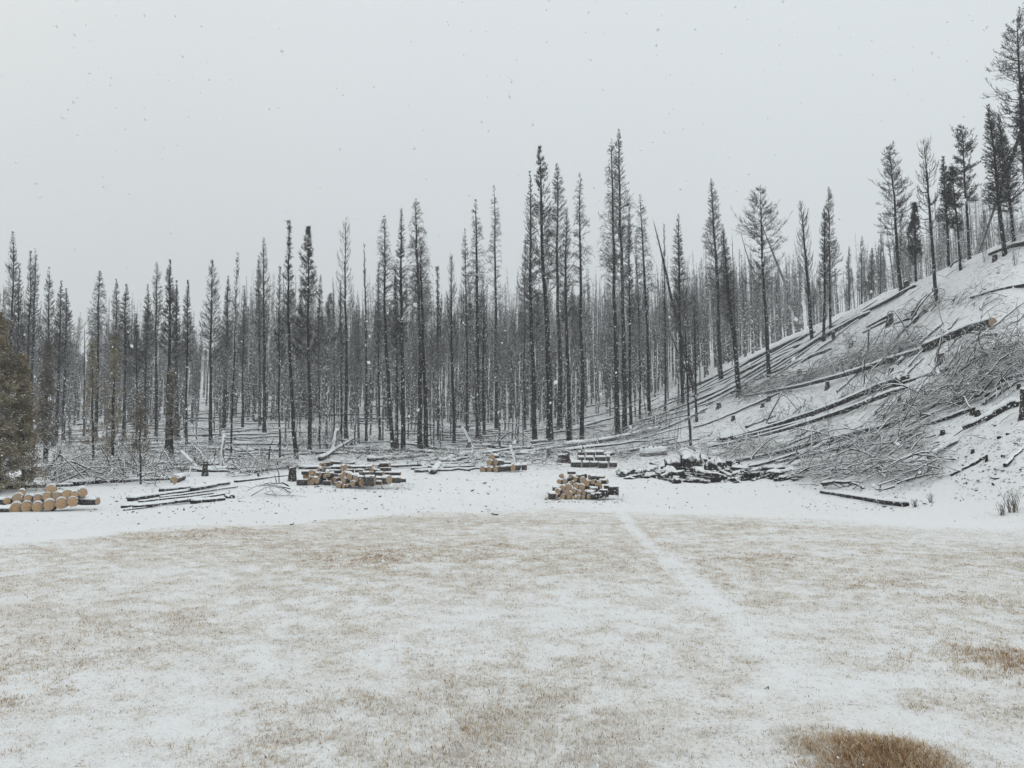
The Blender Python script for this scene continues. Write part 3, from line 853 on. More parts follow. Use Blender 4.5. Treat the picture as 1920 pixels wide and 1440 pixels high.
# ---- the far wood, one mass
def build_far():
    mbt, mbc = MB(), MB()
    L = pick_bg(3500, 82, 290, 8, 30, 170)
    rs = RS(5)
    tr = []; rad = []
    for (x, Y, z, Hh, px) in L:
        n = 6; t = np.linspace(0, 1, n)
        lx = rs.normal(0, 0.035) * Hh; ly = rs.normal(0, 0.02) * Hh
        line = np.stack([x + lx * t, Y + ly * t, z - 0.3 + (Hh + .3) * t], 1)
        r0 = rs.uniform(0.06, 0.18)
        tr.append(line); rad.append(r0 * (0.08 + 0.92 * (1 - t) ** 0.8))
        nb = 64
        c0 = rs.uniform(0.35, 0.7)
        tt = rs.random(nb); tc = c0 + (1 - c0) * tt
        Lb = np.maximum(rs.uniform(0.6, 1.3) * (1 - tt) ** 0.6 * rs.uniform(0.5, 1.2, nb), 0.15)
        branches(mbc, line, Hh, tc, rs.uniform(0, 6.28, nb), Lb, rs.normal(0.1, 0.25, nb), rs.normal(0.2, 0.3, nb), np.full(nb, 0.028), rs, 2, npt=4, tw_len=0.5)
        ns = 20
        branches(mbc, line, Hh, rs.uniform(0.08, c0, ns), rs.uniform(0, 6.28, ns), rs.uniform(0.3, 1.1, ns), rs.normal(-0.05, 0.15, ns), np.zeros(ns), np.full(ns, 0.018), rs, 0, npt=3)
    tubes(mbt, np.array(tr), np.array(rad), 5)
    root = empty("distant_forest", (0, 0, 0))
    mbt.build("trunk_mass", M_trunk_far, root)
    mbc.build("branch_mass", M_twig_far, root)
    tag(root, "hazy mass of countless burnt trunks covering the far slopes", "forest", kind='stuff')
build_far()

# ---- living or scorched brown conifers on the left
def brown_tree(px_t, py_t, px_b, py_b, hpx, c0, nb, nd, mn, lab, size=0.16, name="scorched_conifer", rpx=6, mt=None, tw=12, drop=-0.25):
    g = gp(px_b, py_b); Y = g[1]; top = pt(px_t, py_t, Y); Hh = top[2] - g[2] + 0.2
    rs = RS(int(px_b * 7 + py_t))
    root = empty(name, (g[0], g[1], g[2] - 0.2))
    line = trunk_line(Hh, (top[0] - g[0], 0), (0, 0), 3)
    t = np.linspace(0, 1, len(line)); tb = MB()
    tubes(tb, line[None], (rpx * 0.5 * Y / F * (0.08 + 0.92 * (1 - t) ** 0.8))[None], 9, cap=True, rough=0.1)
    tb.build("trunk", M_trunk, root, smooth=True)
    cb = MB(); tt = rs.random(nb) ** 0.9; hw = hpx * Y / F
    az = rs.uniform(0, 6.283, nb)
    lob = 1 + 0.3 * np.sin(az * 2 + tt * 13) + 0.3 * np.sin(az * 3 - tt * 31)
    L = np.maximum(hw * (1 - tt) ** 0.75 * rs.uniform(0.55, 1.15, nb) * lob, 0.15)
    P, TP = branches(cb, line, Hh, c0 + (1 - c0) * np.minimum(tt, .98), az, L, rs.normal(drop, 0.15, nb) + 0.6 * tt, rs.normal(0.3, 0.15, nb), np.full(nb, 0.017) * (1.2 - tt * 0.6), rs, tw, tw_len=0.36, twup=0.1)
    cb.build("crown", mt or M_twig_brown, root)
    if nd:
        nbm = MB(); needles(nbm, TP, nd, size, rs, 0.06, 0.16); nbm.build("needles", mn, root)
    tag(root, lab, "tree", "brown conifers on the left")
    return root
brown_tree(-8, 585, -2, 922, 92, 0.06, 250, 42000, M_needle_brown, "large brown scorched conifer cut off by the left edge, nearest tree", rpx=14, size=0.12)
brown_tree(42, 668, 46, 920, 40, 0.08, 120, 15000, M_needle_brown, "smaller brown conifer leaning out right of the big one at the left edge", rpx=8, size=0.11)
brown_tree(90, 640, 86, 868, 26, 0.15, 130, 12000, M_needle_olive, "dark olive conifer right of the brown ones at the left edge", rpx=9)
brown_tree(172, 640, 176, 872, 30, 0.12, 110, 1600, M_needle_brown, "pale brown leafless larch with wiry branches, left of two", rpx=5, name="brown_larch")
brown_tree(214, 628, 212, 880, 34, 0.12, 130, 2200, M_needle_brown, "pale brown leafless larch with wiry branches, right of two", rpx=6, name="brown_larch")
brown_tree(262, 742, 265, 908, 40, 0.22, 80, 2600, M_needle_olive, "small brown fir with a bare thin stem at the meadow edge", rpx=4, size=0.12, name="small_fir")
brown_tree(322, 700, 322, 868, 18, 0.3, 70, 2500, M_needle_olive, "dark twiggy young tree at the foot of the left stand", rpx=9, name="young_tree")
brown_tree(130, 800, 131, 850, 10, 0.1, 40, 800, M_needle_olive, "tiny brown seedling conifer on the left forest floor", rpx=2, size=0.1, name="seedling")

# ------------------------------------------------------------------ fallen logs
def log_mesh_along(P, R, mt, K=12, seed=0, rough=0.1):
    mb = MB(); tubes(mb, P[None], R[None], K, cap=True, rough=rough, rs=seed)
    return mb.mesh("bark", mt, smooth=True)

def snow_strip(P, R, seed=0, arc=1.15, th=0.35):
    """a real cap of snow lying along the top of a log"""
    r = RS(seed)
    n = len(P); T_ = np.gradient(P, axis=0); T_ /= np.linalg.norm(T_, axis=1, keepdims=True)
    S = np.cross(T_, [0, 0, 1.0]); S /= np.linalg.norm(S, axis=1, keepdims=True) + 1e-9
    B = np.cross(S, T_)
    A = np.linspace(-arc, arc, 7)
    ww = 1 - 0.35 * r.random(n); hh = th * (0.55 + 0.7 * r.random(n))
    ang = A[None] * ww[:, None]
    cap = np.cos(A / arc * math.pi / 2)[None]
    rr = R[:, None] * (1.0 + hh[:, None] * cap) + 0.004
    top = P[:, None] + (S[:, None] * np.sin(ang)[..., None] + B[:, None] * np.cos(ang)[..., None]) * rr[..., None]
    ri = R[:, None] * 0.93 * np.ones_like(ang)
    bot = P[:, None] + (S[:, None] * np.sin(ang)[..., None] + B[:, None] * np.cos(ang)[..., None]) * ri[..., None]
    ring = np.concatenate([top, bot[:, ::-1]], 1)      # n x 14
    K = ring.shape[1]
    idx = np.arange(n * K).reshape(n, K)
    a = idx[:-1]; b = idx[1:]
    q = np.stack([a, b, np.roll(b, -1, 1), np.roll(a, -1, 1)], -1).reshape(-1, 4)
    mb = MB(); mb.add(ring, q); mb.f.append(idx[0][None]); mb.f.append(idx[-1][None, ::-1])
    return mb.mesh("snow_cap", M_snow, smooth=True)

def fallen(x0, y0, x1, y1, dpx, label, group="fallen logs", mt=None, snow=0.4, taper=0.55, cut=False, name="fallen_log", lift=0.0, n=14, end_up=0.0, jag=0.02):
    a, b = ground_at([x0, x1], [y0, y1])
    rs = RS(int(abs(x0 * 31 + y0 * 7 + x1)))
    t = np.linspace(0, 1, n)
    R = 0.5 * dpx * (1.3 if x0 > 1290 and dpx < 12 else 1.1) * a[1] / F * (1 - (1 - taper) * t)
    xy = a[None, :2] * (1 - t)[:, None] + b[None, :2] * t[:, None]
    gz = height(xy[:, 0], xy[:, 1])
    line = gz[0] * (1 - t) + gz[-1] * t
    over = np.max(gz - line)
    z = line * 0.5 + gz * 0.5 + max(0.0, over) * 0.3
    z = np.convolve(np.pad(z, 2, mode='edge'), np.ones(5) / 5, 'valid')
    z = z + R * 0.7 + lift + end_up * t
    P = np.column_stack([xy, z])
    P[1:-1, :2] += rs.normal(0, jag, (n - 2, 2))
    root = empty(name, P[0] - [0, 0, R[0]])
    o0 = np.array(root.location)
    link("bark", log_mesh_along(P - o0, R, mt or M_log, seed=int(x0)), root)
    if snow > 0: link("snow_cap", snow_strip(P - o0, R, int(x0 + y0), th=snow), root)
    if cut:
        d = (P[0] - P[1]); d /= np.linalg.norm(d)
        cf = link("cut_face", CUT, root)
        cf.location = tuple(P[0] - o0 + d * 0.012)
        cf.rotation_euler = (0, -math.asin(d[2]), math.atan2(d[1], d[0]))
        cf.scale = (R[0] * .4, R[0] * 0.97, R[0] * 0.97)
    tag(root, label, "log", group)
    return root

def disc_mesh(name, m, seed=0):
    K = 20; a = np.arange(K) / K * 2 * math.pi
    r = 1 + 0.03 * np.sin(a * 3 + seed)
    V = [[0.03, 0, 0]]
    V += [[0.02, 0.55 * r[i] * math.cos(a[i]), 0.55 * r[i] * math.sin(a[i])] for i in range(K)]
    V += [[0.0, r[i] * math.cos(a[i]) * .96, r[i] * math.sin(a[i]) * .96] for i in range(K)]
    f3 = [[0, 1 + i, 1 + (i + 1) % K] for i in range(K)]
    f4 = [[1 + i, 1 + K + i, 1 + K + (i + 1) % K, 1 + (i + 1) % K] for i in range(K)]
    mb = MB(); mb.add(V, f3); mb.f.append(np.array(f4))
    return mb.mesh(name, m, smooth=False)
CUT = disc_mesh("cut_face", M_wood)

# right hillside
fallen(1862, 618, 1735, 662, 20, "big charred log with a pale sawn end, high on the cleared hillside", cut=True, snow=0.35, taper=.75)
fallen(1738, 661, 1395, 748, 10, "charred upper trunk continuing downhill from the big sawn log", taper=.4)
fallen(1700, 706, 1345, 832, 10, "long charred log running downhill below the slash, under a dark root clump", snow=.3, taper=.5)
fallen(1712, 722, 1330, 842, 8, "thinner charred log parallel and just below the long one", snow=.5, taper=.5)
fallen(1920, 706, 1600, 822, 9, "snow-topped log slanting down from the right edge of the hillside", snow=.6, taper=.5)
fallen(1666, 797, 1380, 868, 10, "black jagged log low on the hillside left of a small black stump", snow=.35, taper=.5, jag=.06)
fallen(1655, 815, 1455, 870, 7, "thin black log just below the jagged one", snow=.4, taper=.5)
fallen(1645, 822, 1540, 850, 14, "split pale timber with weathered grain low on the hillside", mt=M_log_grey, snow=.15, taper=.8)
fallen(1716, 524, 1566, 580, 7, "grey log lying along the top crest left of its stump", snow=.45)
fallen(1718, 538, 1560, 618, 6, "log just below the crest log, reaching toward the saddle", snow=.4)
fallen(1632, 586, 1425, 694, 7, "long log under the hill saddle, uppermost of the parallel set", snow=.5)
fallen(1600, 600, 1400, 705, 5, "thin log second in the parallel set under the saddle", snow=.5)
fallen(1530, 622, 1280, 735, 7, "log lying along the lower crest line", snow=.6)
fallen(1515, 640, 1265, 755, 6, "second log below the lower crest line", snow=.6)
fallen(1490, 655, 1270, 768, 6, "third log below the lower crest line", snow=.5)
fallen(1460, 680, 1250, 785, 5, "fourth log below the lower crest line", snow=.5)
fallen(1560, 655, 1380, 728, 5, "short log between the crest set and the slash", snow=.5)
fallen(1925, 432, 1785, 480, 6, "upper of two logs along the top crest at the right edge", snow=.4)
fallen(1925, 440, 1740, 492, 5, "lower of two logs along the top crest at the right edge", snow=.4)
fallen(1925, 462, 1855, 482, 8, "short dark log beside the foot of the spear-shaped pine", snow=.3)
fallen(1925, 540, 1820, 562, 6, "dark log near the right edge above the big sawn log", snow=.4)
fallen(1770, 632, 1868, 634, 6, "thin charred trunk just below the big sawn log", snow=.3, taper=.6)
fallen(1470, 735, 1300, 808, 4, "slim pole low on the open snow of the hillside", snow=.4)
fallen(1330, 765, 1230, 812, 4, "slim pole at the left foot of the hillside", snow=.4)
fallen(1540, 925, 1700, 951, 5, "single charred pole lying on open snow below the slash", snow=.3, taper=1.4)
fallen(1462, 903, 1515, 884, 8, "short black log sticking out of the slash toward the meadow", snow=.35)
fallen(1885, 878, 1925, 838, 6, "short dark pole at the right edge low on the slope", snow=.2)
fallen(1060, 842, 1258, 800, 9, "long snow-covered log above the black-log stack, pointing up-valley", snow=.8, taper=.6)
fallen(1120, 858, 1270, 822, 6, "second snowy log parallel below the long one at the hill foot", snow=.6)
fallen(1200, 857, 1250, 854, 11, "short fat log under a thick loaf of snow", snow=1.0, taper=1, mt=M_log_grey)
fallen(1612, 764, 1350, 829, 7, "charred log just under the long one, ending above the debris heap", snow=.4)
fallen(1905, 764, 1846, 792, 15, "short thick black log against the brown-sided stump", snow=.5, taper=.8)
fallen(1850, 858, 1782, 896, 6, "dark pole low on the right slope beside a tiny stub", snow=.25)
fallen(1746, 880, 1700, 906, 9, "black log end poking from the right of the foot tangle", snow=.3)
fallen(1668, 596, 1625, 617, 5, "short pole touching the left of two tall stumps", snow=.3)
fallen(1662, 606, 1618, 626, 4, "thin pole just below the short one by the left tall stump", snow=.3)
fallen(1716, 600, 1676, 612, 5, "short log between the two tall stumps", snow=.3)
fallen(1640, 730, 1440, 800, 5, "slim dark pole above the long charred log", snow=.3)
fallen(1790, 690, 1560, 760, 5, "slim dark pole passing under the black stump", snow=.3)
fallen(1860, 740, 1700, 800, 6, "dark pole in the right-edge windrow", snow=.4)
fallen(1820, 770, 1690, 815, 6, "lower dark pole in the right-edge windrow", snow=.4)
fallen(1560, 880, 1400, 890, 7, "dark log at the base of the foot tangle's left end", snow=.4)
fallen(1530, 845, 1400, 880, 6, "dark pole in brush behind the smooth boulder", snow=.4)
# middle
fallen(600, 866, 665, 836, 8, "snow-covered log slanting up behind the left middle pile", snow=.8, end_up=.6)
fallen(640, 842, 885, 853, 6, "long thin log across the slash above the middle piles", snow=.7)
fallen(690, 866, 792, 856, 8, "white-topped log right above the middle piles", snow=.8)
fallen(560, 880, 880, 868, 6, "long dark pole low behind both middle piles", snow=.5)
fallen(826, 872, 884, 850, 9, "snowy log slanting toward the small log stack", snow=.8)
fallen(812, 890, 824, 874, 10, "short stubby log pointing at the camera on the snow edge", snow=.8, taper=.9)
fallen(650, 830, 720, 850, 6, "log sloping down right behind the middle piles", snow=.6)
fallen(745, 835, 860, 848, 7, "dark log at the foot of the tall middle trio", snow=.6)
fallen(770, 796, 880, 803, 6, "horizontal log beyond the tall middle trio", snow=.4)
fallen(560, 781, 712, 779, 5, "dark horizontal log on the slope beyond the black-spired spruce", snow=.3)
fallen(770, 882, 890, 876, 5, "pole along the snow edge left of the small log stack", snow=.4)
fallen(905, 838, 1000, 842, 6, "log under the pair of pines above the small stack", snow=.6)
fallen(930, 858, 1010, 853, 6, "log in the slash right above the small stack", snow=.5)
# left
fallen(-20, 922, 135, 912, 10, "dark log behind the leftmost pile", snow=.4)
fallen(130, 912, 328, 900, 9, "dark log in slash between leftmost pile and pole heap", snow=.45)
fallen(326, 906, 342, 900, 12, "short log with a tan sawn end at the slash edge", cut=True, snow=.7, taper=.95)
fallen(378, 886, 556, 878, 8, "long black log with snow top ending at a rootwad", snow=.4)
fallen(440, 905, 545, 893, 4, "thin pole at the snow edge right of the pole heap", snow=.4)
for i, (a, b, c, d, w) in enumerate(((242, 941, 365, 922, 9), (300, 925, 430, 909, 7), (360, 925, 405, 916, 8), (228, 953, 330, 940, 5), (250, 955, 370, 941, 6), (330, 948, 425, 931, 5), (360, 945, 420, 938, 9), (300, 937, 445, 915, 4), (260, 948, 400, 930, 4), (232, 958, 290, 950, 3))):
    names = ["thickest birch-black log on top of the low pole heap", "upper right log of the low pole heap", "dark short log in the middle of the low pole heap", "lower left pole of the low pole heap", "long front pole of the low pole heap", "right front pole of the low pole heap", "dark stubby piece at the front of the low pole heap", "long thin pole reaching the right end of the low pole heap", "thin pole hidden mid heap in the low pole heap", "splintered pole tip at the left end of the low pole heap"]
    fallen(a, b, c, d, w, names[i], "poles in the low heap on the left", snow=.5, name="pole", taper=.7, lift=0.04 * (i % 3))
# white snags leaning or upright with snow plastered on
def snag(bx, by, tx, ty, dpx, label, mt=M_log_grey, name="broken_snag", cover=0.9):
    g = gp(bx, by); top = pt(tx, ty, g[1])
    t = np.linspace(0, 1, 8)[:, None]
    P = g * (1 - t) + top * t; P[0, 2] -= 0.15
    rs = RS(int(bx)); P[1:-1] += rs.normal(0, .02, (6, 3))
    R = 0.5 * dpx * g[1] / F * (1 - 0.35 * t[:, 0])
    root = empty(name, g); mb = MB(); tubes(mb, (P - g)[None], R[None], 9, cap=True, rough=.25, rs=int(by))
    mb.build("bark", mt, root, smooth=True)
    off = P - g + np.array([-0.35 * R[0], -0.45 * R[0], 0.02])
    mb = MB(); tubes(mb, off[None], (R * 0.8)[None], 9, cap=True, rough=.3, rs=int(by) + 1)
    if cover: mb.build("stuck_snow", M_snow, root, smooth=True)
    tag(root, label, "snag", "broken snags plastered with snow")
snag(415, 878, 421, 815, 7, "upright broken snag plastered white beside the rootwad")
snag(373, 880, 340, 845, 7, "white snag leaning left in the slash beside the rootwad")
snag(624, 851, 633, 803, 9, "upright broken white snag above the middle piles")
snag(886, 834, 866, 800, 6, "short white snag leaning left at the foot of the twin pines")
snag(968, 872, 957, 835, 6, "small white snag leaning left behind the small stack")
snag(886, 860, 887, 836, 4, "thin white post left of the small log stack")
snag(1688, 640, 1700, 622, 5, "small broken grey snag in the slash of the upper hillside")

# scattered fallen poles over the forest floor, individuals sharing a few grown meshes
POLES = []
for i in range(6):
    L = 1.0; n = 9; t = np.linspace(0, 1, n)[:, None]
    rs = RS(900 + i)
    P = np.column_stack([t[:, 0] * 6.0 - 3.0, rs.normal(0, .05, n), rs.normal(0, .02, n)])
    R = 0.085 * (1 - 0.5 * t[:, 0])
    POLES.append((log_mesh_along(P, R, M_log, 8, i), snow_strip(P, R, i, th=.7)))
def _edge_ok(x, y): return not (530 < x < 775 and y > 856) and not (885 < x < 1000 and y > 862)
def scatter_poles(n, box, yaw0, jit, lab, grp, lmin=0.6, lmax=1.7, cond=None):
    c = 0
    while c < n:
        px = random.uniform(box[0], box[1]); py = random.uniform(box[2], box[3])
        if cond and not cond(px, py): continue
        g = gp(px, py)
        if g[1] > 200 or g[2] < 0.5: continue
        yaw = math.radians(yaw0 + random.gauss(0, jit)); s = random.uniform(lmin, lmax)
        dx, dy = math.cos(yaw) * 3 * s, math.sin(yaw) * 3 * s
        za = float(height(g[0] - dx, g[1] - dy)); zb = float(height(g[0] + dx, g[1] + dy))
        zm = max(g[2], (za + zb) / 2)
        root = empty("fallen_pole", (g[0], g[1], zm + 0.06))
        root.rotation_euler = (0, -math.atan2(zb - za, 6 * s), yaw)
        w = random.uniform(0.6, 1.4)
        root.scale = (s, w, w)
        v = random.choice(POLES)
        link("bark", v[0], root); link("snow_cap", v[1], root)
        tag(root, lab, "log", grp); c += 1
scatter_poles(80, (60, 560, 742, 850), 2, 16, "thin fallen pole on the snowy forest floor of the left slope", "fallen poles on the left slope")
scatter_poles(46, (90, 1010, 852, 886), 5, 55, "small fallen pole in the debris along the forest edge", "poles along the forest edge", 0.25, 0.7, cond=_edge_ok)
scatter_poles(60, (440, 900, 745, 850), -4, 22, "thin fallen pole on the snowy floor beyond the middle piles", "fallen poles beyond the middle piles")
scatter_poles(45, (900, 1240, 700, 845), 30, 28, "thin fallen pole among the trunks of the central stand", "fallen poles in the central stand")


# ------------------------------------------------------------------ firewood rounds
LOGS = []
for i in range(7):
    n = 6; t = np.linspace(-0.5, 0.5, n)
    P = np.column_stack([t, np.zeros(n), np.zeros(n)])
    R = np.ones(n) * (1 + 0.04 * np.sin(t * 6 + i))
    rs = RS(40 + i)
    mb = MB()
    K = 18; a = np.arange(K) / K * 2 * math.pi
    prof = 1 + 0.05 * np.sin(a * 2 + i) + 0.035 * np.sin(a * 5 + 2 * i)
    V = np.stack([np.repeat(t[:, None], K, 1), np.cos(a) * prof * R[:, None] * (1 + rs.normal(0, .018, (n, K))), np.sin(a) * prof * R[:, None] * (1 + rs.normal(0, .018, (n, K)))], -1)
    idx = np.arange(n * K).reshape(n, K); A = idx[:-1]; B = idx[1:]
    mb.add(V, np.stack([A, B, np.roll(B, -1, 1), np.roll(A, -1, 1)], -1).reshape(-1, 4)[:, ::-1])
    mb.f.append(idx[0][None]); mb.f.append(idx[-1][None, ::-1])
    bark = mb.mesh("bark", M_bark, smooth=False)
    # cap of snow over the upper side
    m = 6; tt = np.linspace(-0.49, 0.5, m); A2 = np.linspace(-1.05, 1.05, 9)
    hh = 0.22 * (0.5 + 0.9 * rs.random(m))
    cap = np.cos(A2 / 1.05 * math.pi / 2)
    rr = 1.05 + hh[:, None] * cap[None]
    top = np.stack([np.repeat(tt[:, None], 9, 1), np.sin(A2)[None] * rr, np.cos(A2)[None] * rr], -1)
    bot = np.stack([np.repeat(tt[:, None], 9, 1), np.sin(A2)[None] * 0.9 * np.ones((m, 1)), np.cos(A2)[None] * 0.9 * np.ones((m, 1))], -1)
    ring = np.concatenate([top, bot[:, ::-1]], 1); K2 = 18
    idx = np.arange(m * K2).reshape(m, K2); A = idx[:-1]; B = idx[1:]
    mb = MB(); mb.add(ring, np.stack([A, B, np.roll(B, -1, 1), np.roll(A, -1, 1)], -1).reshape(-1, 4))
    mb.f.append(idx[0][None]); mb.f.append(idx[-1][None, ::-1])
    LOGS.append((bark, disc_mesh("cut_face", M_wood, i), mb.mesh("snow_cap", M_snow, smooth=True)))

def wood_round(center, L, r, yaw, label, group, pitch=0.0, capw=True, name="firewood_log"):
    v = random.choice(LOGS)
    root = empty(name, center)
    root.rotation_euler = (0, pitch, yaw)
    root.scale = (L, r, r)
    link("bark", v[0], root)
    for s in (1, -1):
        c = link("cut_face", v[1], root); c.location = (0.502 * s, 0, 0)
        if s < 0: c.rotation_euler = (0, 0, math.pi)
        c.rotation_euler[0] = random.uniform(0, 6.28) if s > 0 else 0
    if capw: link("snow_cap", v[2], root)
    tag(root, label, "log", group)
    return root

ORD = ["first", "second", "third", "fourth", "fifth", "sixth", "seventh", "eighth", "ninth", "tenth", "eleventh", "twelfth"]
def face_row(items, Y, L, yaw, rowname, pile, group, dY=0.0, shade=None, jit=6):
    """items: px, py, d px of sawn faces seen from the meadow"""
    items = sorted(items)
    for i, (px, py, d) in enumerate(items):
        c = pt(px, py, Y + dY)
        r = 0.5 * d * (Y + dY) / F
        a = math.radians(yaw + random.uniform(-jit, jit))
        dirv = np.array([math.cos(a), math.sin(a), 0])     # points from back to the visible face
        r *= random.uniform(.9, 1.1); LL = L * random.uniform(.8, 1.25)
        cen = c - dirv * LL * 0.5
        o = wood_round(cen, LL, r, a, capw=(pile.startswith('the leftmost') or rowname.startswith(('top', 'high')) or random.random() < .45), pitch=random.uniform(-.07, .07), label=f"sawn round, {ORD[i]} from left in the {rowname} of {pile}", group=group)
    return

def side_log(px0, px1, py, d, Y, label, group, yaw=0, L=None):
    loose = 'middle pile' in label
    if loose: yaw += random.uniform(-28, 28)
    a = pt(px0, py, Y); b = pt(px1, py, Y)
    cx = (a + b) / 2; L = np.linalg.norm(b - a)
    return wood_round(cx, L, 0.5 * d * Y / F, math.radians(yaw), label, group, capw=not loose or random.random() < .5)

# leftmost pile
PL = "the leftmost log pile"; G = "rounds of the leftmost pile"
Y1 = float(gp(70, 960)[1])
face_row([(30, 952, 18), (49, 951, 19), (70, 950, 18), (92, 948, 20), (115, 944, 20), (136, 941, 17)], Y1, 0.55, -68, "bottom row", PL, G)
face_row([(13, 940, 13), (33, 935, 20), (52, 936, 16), (71, 935, 17), (88, 933, 16), (107, 931, 17), (126, 929, 19), (140, 928, 14)], Y1, 0.55, -66, "middle row", PL, G, dY=0.12)
face_row([(41, 924, 12), (95, 919, 18), (155, 923, 18)], Y1, 0.5, -64, "top row", PL, G, dY=0.25)
side_log(-14, 19, 957, 14, Y1 - 0.1, "dark bark-side log at the left end of the leftmost log pile", G, 8)
side_log(145, 186, 940, 14, Y1 + 0.4, "dark bark-side log at the right end of the leftmost log pile", G, -12)
side_log(-10, 12, 940, 12, Y1 + 0.5, "bark-side log cut by the left frame edge in the leftmost log pile", G, 5)

# left middle pile
def Zc(X, Y, D, x0, y0, k): return (x0 + X / k, y0 + Y / k, D / k)
g2 = gp(590, 911)[1]
PL = "the left middle pile"; G = "rounds of the left middle pile"
z = lambda L: [Zc(a, b, c, 540, 840, 8) for a, b, c in L]
face_row(z([(345, 520, 85), (430, 500, 78), (375, 465, 72), (310, 455, 62)]), g2, 0.5, -105, "bottom row", PL, G, jit=14)
face_row(z([(455, 445, 55), (480, 395, 66), (350, 375, 95), (402, 397, 72), (550, 425, 62), (700, 470, 62), (610, 395, 60)]), g2, 0.5, -110, "middle row", PL, G, dY=.3, jit=14)
face_row(z([(460, 330, 55), (520, 318, 52), (570, 365, 64)]), g2, 0.5, -115, "upper row", PL, G, dY=.7, jit=18)
face_row(z([(490, 250, 50), (550, 240, 60), (635, 220, 50)]), g2, 0.5, -120, "back top row", PL, G, dY=1.6, jit=20)
side_log(557, 577, 904, 12, g2 - 0.1, "dark bark-side log at the left end of the left middle pile", G, 25)
side_log(612, 640, 884, 7, g2 + .9, "snowy bark-side log on top of the left middle pile", G, 5)
side_log(566, 582, 886, 8, g2 + .7, "snowy bark-side log at the back left of the left middle pile", G, -5)
side_log(615, 634, 891, 7, g2 + .6, "thin bark-side log right of centre in the left middle pile", G, -30)
side_log(606, 622, 905, 8, g2 + .15, "low bark-side log at the right front of the left middle pile", G, -20)
side_log(624, 645, 893, 6, g2 + .8, "thin snowy log at the right end of the left middle pile", G, 15)
# right middle pile
g3 = gp(660, 917)[1]
PL = "the right middle pile"; G = "rounds of the right middle pile"
face_row(z([(755, 560, 95), (965, 530, 92), (830, 570, 50), (885, 565, 45)]), g3, 0.6, -102, "bottom row", PL, G)
face_row(z([(830, 490, 85), (1015, 465, 92)]), g3, 0.6, -110, "middle row", PL, G, dY=.1)
face_row(z([(925, 430, 95)]), g3, 0.6, -115, "top row", PL, G, dY=.15)
face_row(z([(1280, 285, 66), (1160, 320, 45), (1230, 330, 40), (1330, 350, 45)]), g3, 0.5, -120, "back row", PL, G, dY=1.8, jit=20)
side_log(684, 703, 901, 20, g3 - .05, "largest black bark-side round at the front of the right middle pile", G, -22)
side_log(671, 684, 905, 15, g3 + .1, "split pale-faced round left of the largest black one in the right middle pile", G, -60)
side_log(716, 733, 900, 15, g3 + .1, "black bark-side round second from right in the right middle pile", G, -18)
side_log(735, 751, 900, 11, g3 + .3, "black bark-side round near the right end of the right middle pile", G, -10)
side_log(751, 761, 900, 8, g3 + .4, "small black round at the right tip of the right middle pile", G, -10)
side_log(704, 718, 898, 7, g3 + .4, "thin snowy log behind the black rounds of the right middle pile", G, 0)
side_log(704, 718, 905, 8, g3 + .1, "thin low log between black rounds of the right middle pile", G, -12)
side_log(672, 700, 889, 9, g3 + .8, "snow-covered bark-side log across the middle of the right middle pile", G, 10)
side_log(700, 722, 888, 8, g3 + 1.2, "snow-covered log behind the largest black one in the right middle pile", G, -12)
side_log(722, 752, 888, 7, g3 + 1.3, "long thin snowy log at the back right of the right middle pile", G, -8)
side_log(712, 732, 872, 9, g3 + 2.0, "snow-loaded log on the very back top of the right middle pile", G, -30)
side_log(712, 733, 880, 8, g3 + 1.7, "snow-loaded log below the back top of the right middle pile", G, 12)
side_log(666, 680, 883, 7, g3 + 1.6, "dark small log at the back left of the right middle pile", G, 20)
for (x0_, x1_, y0_, y1_, gy_, nn_, pl_, gr_) in ((570, 625, 880, 905, g2, 14, 'left middle pile', 'rounds of the left middle pile'), (640, 700, 876, 900, g3, 14, 'right middle pile', 'rounds of the right middle pile')):
    for i in range(nn_):
        x_ = random.uniform(x0_, x1_); y_ = random.uniform(y0_, y1_); dpt = gy_ + .35 + (y1_ - y_) * .055
        a_ = math.radians(-105 + random.uniform(-25, 25)); c_ = pt(x_, y_, dpt) - np.array([math.cos(a_), math.sin(a_), 0]) * .25
        wood_round(c_, .5, .5 * random.uniform(8, 11.5) * dpt / F, a_, f"loose sawn round filling the heap of the {pl_}", gr_, pitch=random.uniform(-.15, .15), capw=random.random() < .4)
# small stack
g4 = gp(930, 887)[1]
PL = "the small pyramid stack"; G = "rounds of the small stack"
z4 = lambda L: [Zc(a, b, c, 880, 830, 6.4) for a, b, c in L]
face_row(z4([(160, 325, 76), (235, 325, 76), (315, 320, 78), (525, 300, 70)]), g4, 0.6, -118, "bottom row", PL, G, jit=3)
face_row(z4([(240, 240, 72), (310, 237, 70)]), g4, 0.55, -118, "middle row", PL, G, dY=.15, jit=3)
face_row(z4([(275, 172, 66)]), g4, 0.5, -118, "top row", PL, G, dY=.2)
side_log(936, 948, 878, 11, g4 + .5, "black bark-side log left of the sawn face in the small pyramid stack", G, 5)
side_log(946, 959, 877, 11, g4 + .6, "black bark-side log in the middle of the small pyramid stack", G, 5)
side_log(966, 976, 875, 12, g4 + .6, "black bark-side log second from right in the small pyramid stack", G, 5)
side_log(978, 988, 875, 12, g4 + .6, "black bark-side log at the right end of the small pyramid stack", G, -5)
side_log(933, 944, 866, 8, g4 + .9, "thin dark log on the shoulder of the small pyramid stack", G, -10)
side_log(942, 958, 869, 7, g4 + 1.0, "thin snowy log lying right on the shoulder of the small pyramid stack", G, 8)
side_log(928, 936, 857, 6, g4 + .7, "tiny dark log behind the top round of the small pyramid stack", G, 0)
